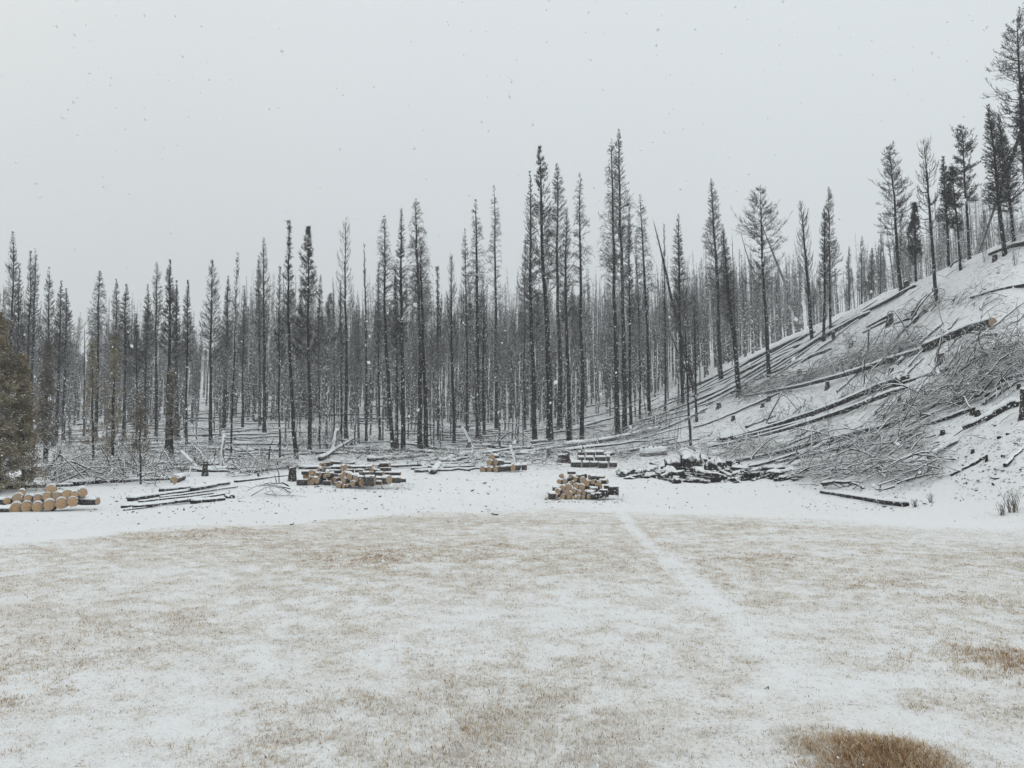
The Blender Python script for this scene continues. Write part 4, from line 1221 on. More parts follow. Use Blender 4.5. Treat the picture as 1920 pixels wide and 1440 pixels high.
# black-bark stack
g5 = gp(1110, 877)[1]
G = "logs of the black-bark stack"
for r_, (y_, xs) in enumerate(((870.5, (1070, 1091, 1105, 1121, 1141, 1158)), (860, (1083, 1097, 1115, 1137, 1146)), (850.5, (1083, 1096, 1117, 1134)))):
    nm = ("bottom", "middle", "top")[r_]
    for i in range(len(xs) - 1):
        side_log(xs[i] + random.uniform(0, .8), xs[i + 1] - random.uniform(1.2, 2.6), y_ + random.uniform(-.7, .7), random.uniform(9.5, 12.5), g5 + 0.12 * r_, f"black-barked log, {ORD[i]} from left in the {nm} row of the black-bark stack", G, random.uniform(-14, 14))
# centre pile, nearest on the snow
g6 = gp(1095, 937)[1]
PL = "the nearest jumbled pile"; G = "rounds of the nearest jumbled pile"
face_row(z4([(1030, 637, 60), (1120, 650, 60), (1190, 655, 50), (1250, 660, 50), (1310, 660, 50), (1365, 660, 45), (1430, 650, 50)]), g6, 0.42, -104, "bottom row", PL, G, jit=10)
face_row(z4([(1055, 590, 78), (1165, 605, 76), (1210, 620, 56), (1250, 585, 70), (1305, 605, 62), (1370, 608, 62)]), g6, 0.42, -104, "second row up", PL, G, dY=.08, jit=12)
face_row(z4([(1115, 548, 78), (1185, 540, 76), (1275, 525, 78), (1345, 540, 78)]), g6, 0.42, -106, "third row up", PL, G, dY=.16, jit=14)
face_row(z4([(1075, 470, 62), (1145, 465, 62), (1215, 500, 40), (1360, 450, 70), (1405, 485, 82), (1555, 490, 62), (1480, 475, 56)]), g6, 0.42, -98, "fourth row up", PL, G, dY=.3, jit=16)
face_row(z4([(1110, 400, 58), (1350, 400, 60), (1290, 440, 50)]), g6, 0.42, -100, "highest row", PL, G, dY=.55, jit=16)
side_log(1028, 1041, 929, 13, g6 + .05, "square-ended black round at the left foot of the nearest jumbled pile", G, 4)
side_log(1036, 1049, 916, 9, g6 + .3, "dark bark-side log above the left foot of the nearest jumbled pile", G, 8)
side_log(1064, 1079, 886, 6, g6 + .9, "small black log perched on the left top of the nearest jumbled pile", G, 4)
side_log(1104, 1116, 895, 9, g6 + .9, "black stubby log on the right top of the nearest jumbled pile", G, 30)
side_log(1118, 1134, 896, 9, g6 + 1.0, "black log at the right shoulder top of the nearest jumbled pile", G, -25)
side_log(1124, 1140, 903, 9, g6 + .8, "snowy dark log on the right shoulder of the nearest jumbled pile", G, -35)
for i, (x, y, d, yw) in enumerate(((1064, 899, 8, 50), (1073, 896, 8, 62), (1083, 899, 9, 55), (1078, 905, 9, 48), (1090, 892, 8, 30), (1112, 908, 9, -40), (1120, 915, 9, -50), (1098, 912, 9, 62))):
    c = pt(x, y, g6 + .55); wood_round(c, 0.42, .5 * d * g6 / F, math.radians(yw), f"{ORD[i]} slanting snow-streaked log atop the nearest jumbled pile", G, pitch=random.uniform(-.4, .4))
side_log(1100, 1116, 926, 13, g6 + .15, "black round right of the sawn faces in the nearest jumbled pile", G, -30)
side_log(1108, 1122, 930, 11, g6, "low black log at the right front of the nearest jumbled pile", G, -12)
side_log(1105, 1120, 918, 10, g6 + .3, "black log above the low right front one in the nearest jumbled pile", G, 20)
def upright(px, py, dpx, hpx, Y, label, G):
    """a round standing on end with snow on its sawn top"""
    c = pt(px, py, Y); r = .5 * dpx * Y / F; h = hpx * Y / F
    root = empty("firewood_round", (c[0], c[1], c[2]))
    K = 18; a = np.arange(K) / K * 2 * math.pi; mb = MB()
    zz = np.array([0, .3, .7, 1.0]) * h
    V = np.stack([np.cos(a)[None] * r * (1 + rng.normal(0, .02, (4, K))), np.sin(a)[None] * r * (1 + rng.normal(0, .02, (4, K))), np.repeat(zz[:, None], K, 1)], -1)
    idx = np.arange(4 * K).reshape(4, K); A = idx[:-1]; B = idx[1:]
    mb.add(V, np.stack([A, np.roll(A, -1, 1), np.roll(B, -1, 1), B], -1).reshape(-1, 4)); mb.f.append(idx[-1][None]); mb.f.append(idx[0][None, ::-1])
    mb.build("bark", M_bark, root)
    mb = MB(); R3 = np.array([.86, .84, .6, .01]) * r; z3 = h + np.array([-.01, .02, .045, .05])
    V = np.stack([np.cos(a)[None] * R3[:, None], np.sin(a)[None] * R3[:, None], np.repeat(z3[:, None], K, 1)], -1)
    mb.add(V, np.stack([A, np.roll(A, -1, 1), np.roll(B, -1, 1), B], -1).reshape(-1, 4))
    mb.build("snow_cap", M_snow, root, smooth=True)
    tag(root, label, "log", G)
upright(1150, 928, 20, 15, g6 + .1, "upright black round with snowy top at the right end of the nearest jumbled pile", G)
upright(1132, 932, 19, 13, g6 - .1, "upright black round with snowy top, second from the right end of the nearest jumbled pile", G)
upright(1122, 934, 14, 9, g6 - .3, "low upright round at the right front foot of the nearest jumbled pile", G)
upright(1140, 927, 16, 16, g6 + .5, "upright round partly hidden behind the two right-end rounds of the nearest jumbled pile", G)

# ------------------------------------------------------------------ stumps, rootwads, boulders
def stump(px, py, wpx, hpx, label, lean=0.0, mt=None, snow=True, cut=False, name="stump"):
    g = gp(px, py); Y = g[1]; r = .5 * wpx * Y / F; h = hpx * Y / F
    rs = RS(int(px * 3 + py))
    root = empty(name, g)
    n, K = 7, 16; t = np.linspace(0, 1, n); a = np.arange(K) / K * 2 * math.pi
    fl = 1 + 0.4 * (1 - t) ** 4
    rootl = 1 + 0.35 * ((1 - t) ** 3)[:, None] * np.maximum(0, np.sin(a * 4 + rs.uniform(0, 6)))[None]
    RR = r * fl[:, None] * rootl * (1 + rs.normal(0, .04, (n, K)))
    zt = h * t[:, None] * np.ones(K); zt[-1] *= 1 + rs.normal(0, .05, K) + 0.08 * np.cos(a)
    zt[0] -= 0.25
    V = np.stack([np.cos(a) * RR + lean * h * t[:, None], np.sin(a) * RR, zt], -1)
    idx = np.arange(n * K).reshape(n, K); A = idx[:-1]; B = idx[1:]
    mb = MB(); mb.add(V, np.stack([A, np.roll(A, -1, 1), np.roll(B, -1, 1), B], -1).reshape(-1, 4)); mb.f.append(idx[-1][None])
    mb.build("bark", mt or M_bark, root)
    if snow:
        mb = MB(); R3 = np.array([.93, .95, .7, .02]) * r; z3 = h * 1.0 + np.array([-.03, .04, .08, .09]) * min(1, r * 4)
        V = np.stack([np.cos(a)[None] * R3[:, None] + lean * h, np.sin(a)[None] * R3[:, None], np.repeat(z3[:, None], K, 1)], -1)
        idx = np.arange(4 * K).reshape(4, K); A = idx[:-1]; B = idx[1:]
        mb.add(V, np.stack([A, np.roll(A, -1, 1), np.roll(B, -1, 1), B], -1).reshape(-1, 4))
        mb.build("snow_cap", M_snow, root, smooth=True)
    tag(root, label, "stump", "charred stumps")
stump(1669, 612, 10, 22, "left of two tall black stumps on the upper hillside", .1)
stump(1716, 604, 10, 20, "right of two tall black stumps on the upper hillside", -.1)
stump(1563, 640, 6, 15, "small stump beside the logs below the hill saddle")
stump(1765, 682, 11, 17, "black stump below the big sawn log")
stump(1684, 794, 10, 15, "small black stump above the pale split timber")
stump(1552, 731, 7, 13, "small stump left of the hillside root clump")
stump(1929, 782, 24, 50, "large brown-sided stump at the right frame edge", mt=None)
stump(1850, 866, 5, 12, "tiny dark stub on the lower right slope", snow=False)
stump(1348, 768, 8, 10, "small dark stump at the left foot of the hillside")
stump(1700, 540, 9, 12, "stump holding up the end of the crest log")
stump(1057, 868, 22, 15, "wide snow-topped stump left of the black-bark stack")
stump(1029, 859, 7, 18, "narrow black stump left of the wide snow-topped one")
stump(1061, 851, 10, 8, "stump behind the wide snow-topped one")
stump(548, 903, 13, 24, "stump with splayed roots left of the left middle pile")
stump(384, 893, 9, 26, "upright black stub of the rootwad on the left")
stump(690, 853, 8, 15, "black stub above the right middle pile")
stump(732, 850, 8, 7, "low stub at the foot of the bent pine")
stump(780, 850, 7, 7, "low stub at the foot of the tall round-topped pine")
stump(934, 848, 9, 8, "low stump above the small stack")
stump(879, 838, 7, 8, "low stump left of the round-headed twin pines")
stump(1400, 728, 4, 10, "little stub on the lower crest")

def clod(px, py, wpx, hpx, label, mt=None, cat="rock", grp="dark clods and boulders", seed=None, snow=True, name="boulder", deep=0.8, ridge=0.35):
    g = gp(px, py); Y = g[1]; rx = .5 * wpx * Y / F; rz = hpx * Y / F
    rs = RS(int(px + py * 3) if seed is None else seed)
    n, K = 9, 18; ph = np.linspace(0.02, math.pi * .62, n)[:, None]; a = (np.arange(K) / K * 2 * math.pi)[None]
    R = 1 + ridge * (np.sin(a * 2 + rs.uniform(0, 6) + ph * 2) * .35 + np.sin(a * 5 + rs.uniform(0, 6) - ph * 3) * .25) + rs.normal(0, .06, (n, K))
    V = np.stack([np.sin(ph) * np.cos(a) * R * rx, np.sin(ph) * np.sin(a) * R * rx * deep, np.cos(ph) * R * rz * np.ones_like(a)], -1)
    idx = np.arange(n * K).reshape(n, K); A = idx[:-1]; B = idx[1:]
    root = empty(name, g)
    mb = MB(); mb.add(V, np.stack([A, B, np.roll(B, -1, 1), np.roll(A, -1, 1)], -1).reshape(-1, 4)); mb.f.append(idx[0][None])
    mb.build("core", mt or M_char, root)
    tag(root, label, cat, grp)
    return root
clod(1300, 884, 50, 30, "largest dark overturned root mass with snow in the debris heap", name="root_mass", cat="root mass")
clod(1342, 887, 42, 24, "snow-streaked rounded slab right of centre in the debris heap", name="root_mass", cat="root mass")
clod(1255, 892, 28, 16, "white-domed lump with a dark hollow at the left of the debris heap", mt=M_log_grey, name="root_mass", cat="root mass")
clod(1368, 890, 24, 12, "low lump at the right of the debris heap", name="root_mass", cat="root mass")
clod(1452, 893, 34, 12, "smooth dark boulder right of the debris heap", ridge=.15)
clod(1493, 887, 24, 9, "smaller dark boulder beside the slash edge", ridge=.2)
clod(1428, 893, 14, 7, "little boulder between the debris heap and the smooth one")
clod(487, 790, 26, 11, "dark root lump on the snowy slope left of the crooked spruce", grp="root lumps", cat="root mass", name="root_mass")
clod(495, 750, 14, 6, "small dark lump higher on the same left slope", grp="root lumps", cat="root mass", name="root_mass")
clod(1692, 722, 30, 18, "dark bristling root clump at the top of the long hillside log", grp="root lumps", cat="root mass", name="root_mass")
clod(393, 872, 34, 9, "arched black rootwad above the long black log", grp="root lumps", cat="root mass", name="root_mass")
clod(1180, 898, 22, 5, "low dark clump of chips left of the debris heap", grp="root lumps", cat="root mass", name="root_mass")
clod(430, 934, 22, 9, "black angular chunk at the right end of the pole heap", grp="root lumps", cat="root mass", name="root_mass")
clod(1875, 822, 10, 5, "dark rock on the right slope, upper left of three", ridge=.2)
clod(1890, 815, 8, 4, "dark rock on the right slope, upper right of three", ridge=.2)
clod(1882, 856, 11, 5, "dark rock on the right slope, lowest of three", ridge=.2)

# slabs and splinters of bark and char making up the debris heap (uncountable)
def rubble(name, boxes, n, size, label, m=M_char):
    rs = RS(int(size * 1000) + n)
    b = np.array(boxes)[rs.integers(0, len(boxes), n)]
    px = b[:, 0] + rs.random(n) * (b[:, 1] - b[:, 0]); py = b[:, 2] + rs.random(n) * (b[:, 3] - b[:, 2])
    g = ground_at(px, py)
    cube = np.array([[-1, -1, -1], [1, -1, -1], [1, 1, -1], [-1, 1, -1], [-1, -1, 1], [1, -1, 1], [1, 1, 1], [-1, 1, 1]], float)
    fc = np.array([[0, 3, 2, 1], [4, 5, 6, 7], [0, 1, 5, 4], [1, 2, 6, 5], [2, 3, 7, 6], [3, 0, 4, 7]])
    sz = size * rs.lognormal(0, .5, (n, 1)) * np.column_stack([np.full(n, 1.0), rs.uniform(.25, .7, n), rs.uniform(.1, .3, n)])
    Vs = cube[None] * sz[:, None] * (1 + rs.normal(0, .18, (n, 8, 3)))
    yaw = rs.uniform(0, 6.28, n); til = rs.normal(0, .35, n)
    c, s = np.cos(til)[:, None], np.sin(til)[:, None]
    x, y, zc = Vs[..., 0] * c + Vs[..., 2] * s, Vs[..., 1], -Vs[..., 0] * s + Vs[..., 2] * c
    c, s = np.cos(yaw)[:, None], np.sin(yaw)[:, None]
    V = np.stack([x * c - y * s, x * s + y * c, zc + 0.03], -1) + g[:, None]
    mb = MB(); mb.add(V, (np.arange(n)[:, None, None] * 8 + fc[None]).reshape(-1, 4))
    o = mb.build(name, m); tag(o, label, "rubble", kind='stuff'); return o
rubble("bark_rubble", [(1165, 1200, 884, 896), (1215, 1400, 868, 902), (1240, 1400, 885, 906), (1280, 1350, 865, 900), (1380, 1500, 885, 902)], 520, 0.2, "broken bark and charred chips strewn through the debris heap")
rubble("wood_chips", [(560, 780, 905, 925), (1020, 1170, 925, 945), (1500, 1750, 900, 960), (200, 560, 900, 965), (1780, 1920, 820, 940), (760, 1500, 880, 930), (1250, 1900, 640, 860), (60, 1000, 900, 985), (600, 1300, 890, 955)], 2600, 0.02, "small dark chips scattered on the snow")
# larger charred slabs, each a thing
def slab(px, py, wpx, hpx, rot, label):
    g = gp(px, py); Y = g[1]; w = wpx * Y / F; h = hpx * Y / F
    rs = RS(int(px * py))
    n = 8; t = np.linspace(-.5, .5, n)
    up = h * (0.75 + .35 * rs.random(n)); th = .09
    V = []
    for i in range(n):
        for (yy, zz) in ((-th, -.1), (-th * .8, up[i]), (th * .8, up[i] * .96), (th, -.1)):
            V.append((t[i] * w, yy + rs.normal(0, .02) + 0.25 * zz, zz))
    idx = np.arange(n * 4).reshape(n, 4); A = idx[:-1]; B = idx[1:]
    mb = MB(); mb.add(V, np.stack([A, B, np.roll(B, -1, 1), np.roll(A, -1, 1)], -1).reshape(-1, 4)[:, ::-1]); mb.f.append(idx[0][None]); mb.f.append(idx[-1][None, ::-1])
    root = empty("charred_slab", g, rot)
    o = mb.build("slab_body", M_char, root)
    P = np.column_stack([t * w, 0.25 * up, up]); link("snow_cap", snow_strip(P, np.full(n, .07), int(px), th=.6), root)
    tag(root, label, "slab", "charred slabs in the debris heap")
slab(1268, 888, 40, 30, .15, "tilted charred slab at the upper left of the debris heap")
slab(1296, 886, 38, 40, -.1, "tallest charred slab at the peak of the debris heap")
slab(1240, 893, 20, 9, .3, "short charred slab at the left foot of the debris heap")
slab(1325, 895, 30, 9, -.25, "low charred slab across the front of the debris heap")
slab(1358, 892, 18, 8, .4, "small slab at the right front of the debris heap")

c_ = 0
while c_ < 20:
    x_ = random.uniform(1330, 1915); y_ = random.uniform(470, 860)
    if not (np.interp(x_, [1300, 1400, 1500, 1620, 1700, 1800, 1920], [755, 705, 650, 590, 545, 500, 450]) < y_ < np.interp(x_, [1300, 1500, 1920], [820, 850, 880])): continue
    stump(x_, y_, random.uniform(5, 9), random.uniform(6, 12), "small black stump poking through the snow of the cleared hillside"); c_ += 1
# ------------------------------------------------------------------ slash: tangles of snowy branches
def brush(name, poly_fn, n, Lm, label, arch=0.35, yaw=None, jit=1.6, r=0.019, twigs=3, m=None, hmax=0.35, seed=1, cat="brush", npt=6, zbias=0.0):
    rs = RS(seed)
    n = max(int(n * (0.42 if n > 100 else 1)), 3)
    px, py = poly_fn(rs, n)
    g = ground_at(px, py)
    ok = (g[:, 1] < 190)
    g = g[ok]; n = len(g)
    L = Lm * rs.lognormal(0, .45, n)
    az = (rs.uniform(0, 2 * math.pi, n) if yaw is None else yaw + rs.normal(0, jit, n) + math.pi * rs.integers(0, 2, n))
    s = np.linspace(0, 1, npt)[None]
    bendy = rs.normal(0, .35, (n, 1))
    a2 = az[:, None] + bendy * s
    hor = L[:, None] * (s - .12 * s ** 2)
    z0 = rs.uniform(0, hmax, n)
    X = g[:, 0:1] + np.cos(a2) * (hor - L[:, None] * .4); Yy = g[:, 1:2] + np.sin(a2) * (hor - L[:, None] * .4)
    up = np.abs(rs.normal(arch, arch * .7, n))[:, None] * L[:, None] * np.sin(s * math.pi * rs.uniform(.6, 1.0, (n, 1)))
    gz = height(X, Yy)
    Z = gz * .7 + g[:, 2:3] * .3 + z0[:, None] * (1 - .3 * s) + up + zbias
    Z = np.maximum(Z, gz + 0.01)
    P = np.stack([X, Yy, Z], -1) + rs.normal(0, .012, (n, npt, 3)) * L[:, None, None]
    mb = MB()
    R = (r * rs.lognormal(-.08, .55, n))[:, None] * (1 - .7 * s)
    tubes(mb, P, R, 4)
    if twigs:
        mm = n * twigs; bi = np.repeat(np.arange(n), twigs); st = rs.uniform(.15, .95, mm)
        k_ = np.clip((st * (npt - 1)).astype(int), 0, npt - 2); fr = (st * (npt - 1) - k_)[:, None]
        p0 = P[bi, k_] * (1 - fr) + P[bi, k_ + 1] * fr
        d = P[bi, k_ + 1] - P[bi, k_]; d /= np.linalg.norm(d, axis=1, keepdims=True) + 1e-9
        dd = d * .8 + rs.normal(0, .6, (mm, 3)) + [0, 0, .25]; dd /= np.linalg.norm(dd, axis=1, keepdims=True)
        ln = (L[bi] * .28 * rs.uniform(.4, 1.3, mm))[:, None]
        p1 = p0 + dd * ln * .5; p2 = p1 + (dd + d * .6 + rs.normal(0, .3, (mm, 3))) * ln * .4
        for q in (p1, p2): q[:, 2] = np.maximum(q[:, 2], height(q[:, 0], q[:, 1]) + .01)
        tubes(mb, np.stack([p0, p1, p2], 1), (R[bi, 0] * .55)[:, None] * np.array([1, .8, .45]), 3)
    o = mb.build(name, m or M_slash)
    tag(o, label, cat, kind='stuff' if n > 40 else None)
    return o

def band(pts, half):
    """points scattered about a polyline in the photograph, half = half height px"""
    pts = np.array(pts, float)
    def f(rs, n):
        seg = np.hypot(*(pts[1:] - pts[:-1]).T); c = np.concatenate([[0], np.cumsum(seg)]) / seg.sum()
        t = rs.random(n)
        return np.interp(t, c, pts[:, 0]), np.interp(t, c, pts[:, 1]) + np.clip(rs.normal(0, half * .55, n), -half, half)
    return f

_a, _b = gp(1560, 760), gp(1640, 731)
BIG = math.atan2(_b[1] - _a[1], _b[0] - _a[0])
_a, _b = gp(1420, 745), gp(1500, 700)
HILLYAW = math.degrees(math.atan2(_b[1] - _a[1], _b[0] - _a[0]))
scatter_poles(30, (1240, 1620, 610, 800), HILLYAW, 7, "thin fallen pole lying down the cleared hillside's lower half", "fallen poles on the cleared hillside",
              cond=lambda x, y: np.interp(x, [1240, 1300, 1400, 1500, 1620], [775, 735, 690, 640, 590]) < y < 45 + np.interp(x, [1240, 1300, 1400, 1500, 1620], [775, 735, 690, 640, 590]))
scatter_poles(26, (1420, 1920, 560, 860), HILLYAW, 16, "short dark pole on the open snow of the upper cleared hillside", "short poles on the upper cleared hillside", 0.2, 0.6,
              cond=lambda x, y: 70 + np.interp(x, [1400, 1500, 1620, 1700, 1800, 1920], [690, 640, 590, 535, 490, 440]) < y < np.interp(x, [1400, 1700, 1920], [850, 860, 860]))
brush("slash_pile", band([(1490, 888), (1560, 895), (1640, 900), (1700, 900), (1760, 880)], 22), 640, 1.3, "thick tangle of snowy branches at the foot of the hillside", arch=.16, seed=2, yaw=BIG, jit=.7, hmax=.5)
brush("slash_pile", lambda rs, n: (lambda x: (x, np.interp(x, [1300, 1500, 1700, 1920], [760, 640, 540, 450]) + rs.random(n) * np.interp(x, [1300, 1500, 1700, 1920], [60, 220, 330, 400])))(rs.uniform(1290, 1925, n)), 380, 0.9, "loose dark sticks and limbs scattered over the whole cleared hillside", arch=.12, seed=31, yaw=BIG, jit=.7, r=.017, hmax=.1)
brush("slash_pile", band([(1560, 850), (1660, 845), (1740, 830)], 24), 420, 1.2, "snowy branch litter between the pale timber and the foot tangle", arch=.16, seed=3, yaw=BIG, jit=.8)
brush("slash_pile", band([(1640, 800), (1720, 775), (1800, 755), (1925, 700)], 30), 800, 1.5, "long windrow of snowy branches along the log from the right edge", arch=.22, seed=4, yaw=BIG, jit=.5, hmax=.5)
brush("slash_pile", band([(1760, 700), (1850, 680), (1925, 668)], 24), 380, 1.3, "arching bare branches above the right-edge windrow", arch=.35, seed=5, yaw=BIG, jit=.8)
brush("slash_pile", band([(1380, 748), (1470, 725), (1560, 695), (1660, 672), (1730, 655)], 17), 1250, 1.6, "grey feathery tops of felled trees spread across the mid hillside", arch=.16, seed=6, yaw=BIG, jit=.4)
brush("slash_pile", band([(1560, 640), (1640, 660), (1700, 640)], 16), 160, 1.2, "scattered arching branches above the mid-hillside tops", arch=.4, seed=7, jit=.9, yaw=BIG)
brush("slash_pile", band([(1690, 600), (1760, 580), (1860, 560)], 12), 190, 1.0, "thin fan of branches right of the two tall stumps", arch=.25, seed=8, yaw=BIG, jit=.5)
brush("slash_pile", band([(1430, 800), (1520, 775), (1600, 745), (1700, 715)], 14), 260, 1.3, "twigs bristling along the long charred hillside log", arch=.4, seed=9)
brush("slash_pile", band([(1340, 855), (1420, 850), (1500, 850), (1560, 830)], 18), 520, 1.1, "snowy brush behind the debris heap", arch=.2, seed=10, yaw=BIG, jit=.9)
brush("slash_pile", band([(1150, 860), (1230, 845), (1330, 850)], 14), 520, 0.9, "white twig litter between the black-bark stack and the debris heap", arch=.15, seed=11)
brush("slash_pile", band([(1010, 850), (1100, 836), (1230, 815)], 16), 520, 1.0, "snowy brush at the foot of the tallest pines", arch=.2, seed=12)
brush("slash_pile", band([(1200, 800), (1240, 790), (1290, 770)], 22), 240, 1.1, "feathery snowy bush cluster at the left foot of the hill", arch=.4, seed=13)
brush("slash_pile", band([(880, 868), (960, 862), (1050, 868)], 14), 480, 0.8, "white twig litter around the small stack", arch=.16, seed=14)
brush("slash_pile", band([(640, 862), (740, 862), (870, 860)], 15), 620, 0.9, "snowy brush and twigs above the two middle piles", arch=.18, seed=15)
brush("slash_pile", band([(560, 850), (600, 830), (640, 815)], 24), 330, 0.9, "rounded white twiggy thicket around the upright white snag", arch=.5, seed=16, twigs=6)
brush("slash_pile", band([(430, 880), (500, 882), (560, 872)], 17), 620, 0.8, "dark fine brush tangle along the long black log", arch=.25, seed=17)
brush("slash_pile", band([(280, 892), (340, 870), (420, 850)], 26), 750, 1.0, "snowy twiggy thicket around the leaning white snag", arch=.25, seed=18)
brush("slash_pile", band([(80, 895), (180, 888), (280, 880)], 22), 900, 1.1, "snowy brush tangle behind the leftmost pile", arch=.28, seed=19, hmax=.4)
brush("slash_pile", band([(100, 905), (180, 905), (270, 905)], 8), 40, 1.7, "big crossed dead branches right behind the leftmost pile", arch=.16, r=.024, seed=20)
brush("slash_pile", band([(60, 860), (160, 860), (330, 850)], 14), 420, 0.9, "low brush at the foot of the left stand", arch=.3, seed=21)
brush("slash_pile", band([(450, 860), (520, 845), (600, 850), (700, 840)], 14), 300, 0.8, "low brush at the foot of the crooked spruce", arch=.3, seed=22)
brush("slash_pile", band([(900, 835), (960, 840), (1010, 835)], 12), 260, 0.8, "low white brush at the foot of the central clump", arch=.25, seed=23)
brush("branch_heap", band([(492, 932), (525, 926)], 4), 9, 1.6, "small heap of broken sticks on the snow right of the pole heap", arch=.2, r=.03, seed=24, twigs=2)
brush("branch_heap", band([(1090, 893), (1105, 888)], 2), 5, 0.7, "few twigs poking from the top of the nearest jumbled pile", arch=.4, r=.014, seed=25, twigs=1, zbias=1.0)
for i_, (a_, b_, n_) in enumerate(((60, 330, 700), (330, 620, 600), (600, 900, 650), (880, 1240, 800))):
    for j_, (y_, hh_) in enumerate(((825, 26), (785, 26))):
        lab_ = ("the left stand", "the slope behind the crooked spruce", "the ground behind the middle piles", "the ground among the tallest pines")[i_]
        yy_ = y_ - (14 if i_ == 3 else 0)
        brush("forest_litter", band([(a_, yy_), (b_, yy_)], hh_), n_ // (1 + j_), 1.3, f"dark fallen limbs and twigs littering {lab_}, {'nearer' if j_ == 0 else 'farther'} strip", arch=.07, seed=60 + i_ * 3 + j_, yaw=0.1, jit=.7, r=.02, twigs=2)
# standing shrubs and seedlings
def shrub(px, py, hpx, n, label, m, seed, spread=.5, name="dead_shrub"):
    g = gp(px, py); h = hpx * g[1] / F; rs = RS(seed)
    az = rs.uniform(0, 6.28, n); s = np.linspace(0, 1, 6)[None]
    ln = h * rs.uniform(.55, 1.1, n)[:, None]; sp = (rs.uniform(.05, spread, n))[:, None]
    P = np.stack([np.cos(az)[:, None] * ln * sp * s ** 1.3 + rs.normal(0, .08 * h, (n, 1)), np.sin(az)[:, None] * ln * sp * s ** 1.3 + rs.normal(0, .08 * h, (n, 1)), ln * s - .05], -1)
    P += rs.normal(0, .012, P.shape) * h
    root = empty(name, g); mb = MB(); R = np.full((n, 1), .005 + .0025 * h) * (1 - .7 * s)
    tubes(mb, P, R, 4)
    tw = 5; bi = np.repeat(np.arange(n), tw); kk = rs.integers(1, 5, n * tw)
    p0 = P[bi, kk]; dd = rs.normal(0, .5, (n * tw, 3)) + [0, 0, .8]; l2 = (ln[bi, 0] * .25 * rs.uniform(.4, 1.2, n * tw))[:, None]
    tubes(mb, np.stack([p0, p0 + dd * l2 * .5, p0 + dd * l2 + [0, 0, .02]], 1), np.full((n * tw, 1), .004) * np.array([[1, .8, .5]]), 3)
    mb.build("stems", m, root); tag(root, label, "shrub", "dead shrubs")
shrub(1900, 962, 46, 22, "dry brown shrub in grass at the right frame edge", M_twig_brown, 1)
shrub(1880, 968, 30, 12, "smaller dry shrub left of the one at the right frame edge", M_twig_brown, 2)
shrub(1716, 952, 18, 16, "dry tan tuft at the right end of the charred pole", M_twig_brown, 3)
shrub(1745, 942, 18, 12, "dry tan weeds behind the end of the charred pole", M_twig_brown, 4)
shrub(1510, 815, 60, 5, "twiggy dark sapling on the lower hillside left of the jagged log", M_twig, 5, .35)
shrub(1560, 800, 52, 4, "crooked dark sapling above the jagged log", M_twig, 6, .5)
shrub(1440, 850, 50, 5, "bare sapling rising behind the debris heap", M_twig_low, 7, .3)
shrub(1590, 670, 60, 5, "slim sapling by the small stump below the saddle", M_twig, 8, .35)
shrub(1700, 640, 60, 4, "slim sapling between the two tall stumps", M_twig, 9, .3)
shrub(1660, 700, 50, 4, "slim sapling in the felled tops", M_twig_low, 10, .4)
shrub(1850, 495, 45, 8, "cluster of saplings on the top crest", M_twig, 11, .3)
shrub(1905, 500, 55, 7, "cluster of saplings near the right frame edge on the top crest", M_twig, 12, .3)
shrub(1270, 832, 80, 5, "leaning sapling left of the thin charred young tree", M_twig, 13, .3)
shrub(1620, 700, 40, 5, "low sapling among the feathery tops", M_twig_low, 14, .5)
shrub(1480, 745, 40, 5, "low sapling at the lower end of the feathery tops", M_twig_low, 15, .5)
shrub(1330, 860, 30, 8, "weedy stems behind the peak of the debris heap", M_twig_low, 16, .5)
shrub(1440, 1295, 14, 9, "small dark weed in the meadow foreground", M_twig, 17, .8)
shrub(1515, 1310, 10, 7, "tiny dark weed beside the snowy track in the foreground", M_twig, 18, .8)

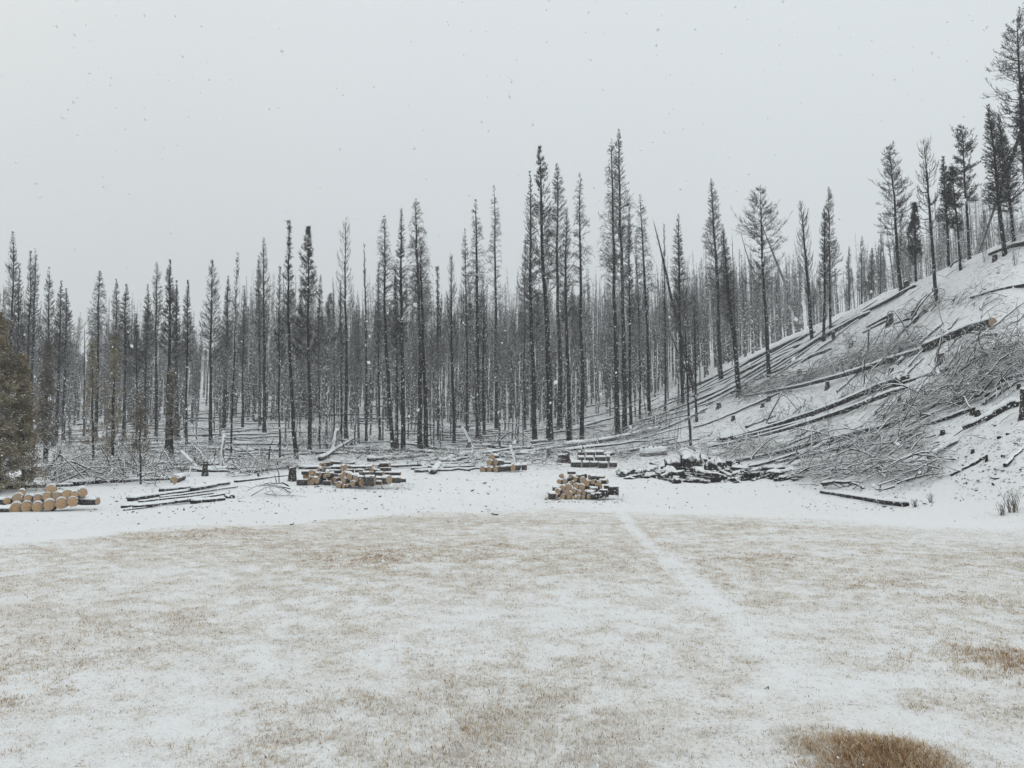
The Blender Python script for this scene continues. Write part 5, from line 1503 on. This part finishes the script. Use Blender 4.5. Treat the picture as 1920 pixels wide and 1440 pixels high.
# ------------------------------------------------------------------ falling snow (stuff)
def flakes():
    n = 26000
    rs = RS(77)
    y = 1.6 + 44 * rs.random(n) ** 0.8; x = rs.uniform(-.85, .85, n) * (y + 1); z = rs.uniform(-.1, .95, n) * (y + 1) + .3
    nn = 700; y[:nn] = rs.uniform(1.3, 7, nn) ; x[:nn] = rs.uniform(-.7, .7, nn) * y[:nn]; z[:nn] = EYE + rs.uniform(-.5, .75, nn) * y[:nn]
    keep = z > height(x, y) + .1
    p = np.stack([x, y, z], 1)[keep]; n = len(p)
    s = rs.uniform(.0022, .0045, n)[:, None]; s[:400] *= rs.uniform(.9, 1.35, (min(400, n), 1))
    d = rs.normal(0, 1, (n, 3)); d[:, 2] += 1.2; d /= np.linalg.norm(d, axis=1, keepdims=True)
    a = np.cross(d, rs.normal(0, 1, (n, 3))); a /= np.linalg.norm(a, axis=1, keepdims=True); b = np.cross(d, a)
    V = np.stack([p + d * s * 1.5, p - d * s * 1.5, p + a * s, p - a * s, p + b * s, p - b * s], 1)
    f = np.array([[0, 2, 4], [0, 4, 3], [0, 3, 5], [0, 5, 2], [1, 4, 2], [1, 3, 4], [1, 5, 3], [1, 2, 5]])
    mb = MB(); mb.add(V, (np.arange(n)[:, None, None] * 6 + f[None]).reshape(-1, 3))
    o = mb.build("falling_snow", M_snow); tag(o, "small snowflakes drifting down across the whole view", "snowflakes", kind='stuff')
flakes()

# ------------------------------------------------------------------ haze
def haze():
    me = bpy.data.meshes.new("haze")
    x, y0, y1, z0, z1 = 530, -530, 530, -3, 110
    v = [(-x, y0, z0), (x, y0, z0), (x, y1, z0), (-x, y1, z0), (-x, y0, z1), (x, y0, z1), (x, y1, z1), (-x, y1, z1)]
    f = [(0, 3, 2, 1), (4, 5, 6, 7), (0, 1, 5, 4), (1, 2, 6, 5), (2, 3, 7, 6), (3, 0, 4, 7)]
    me.from_pydata(v, [], f)
    m = bpy.data.materials.new("haze"); m.use_nodes = True; nt = m.node_tree; nt.nodes.clear()
    o = nt.nodes.new("ShaderNodeOutputMaterial"); pv = nt.nodes.new("ShaderNodeVolumePrincipled")
    pv.inputs['Density'].default_value = 0.0011
    pv.inputs['Color'].default_value = (0.93, 0.96, 0.98, 1)
    pv.inputs['Anisotropy'].default_value = 0.0
    nt.links.new(pv.outputs[0], o.inputs['Volume'])
    me.materials.append(m)
    ob = link("haze", me); ob['kind'] = 'stuff'; ob['label'] = "thin pale snow haze filling the valley air"; ob['category'] = "haze"
haze()
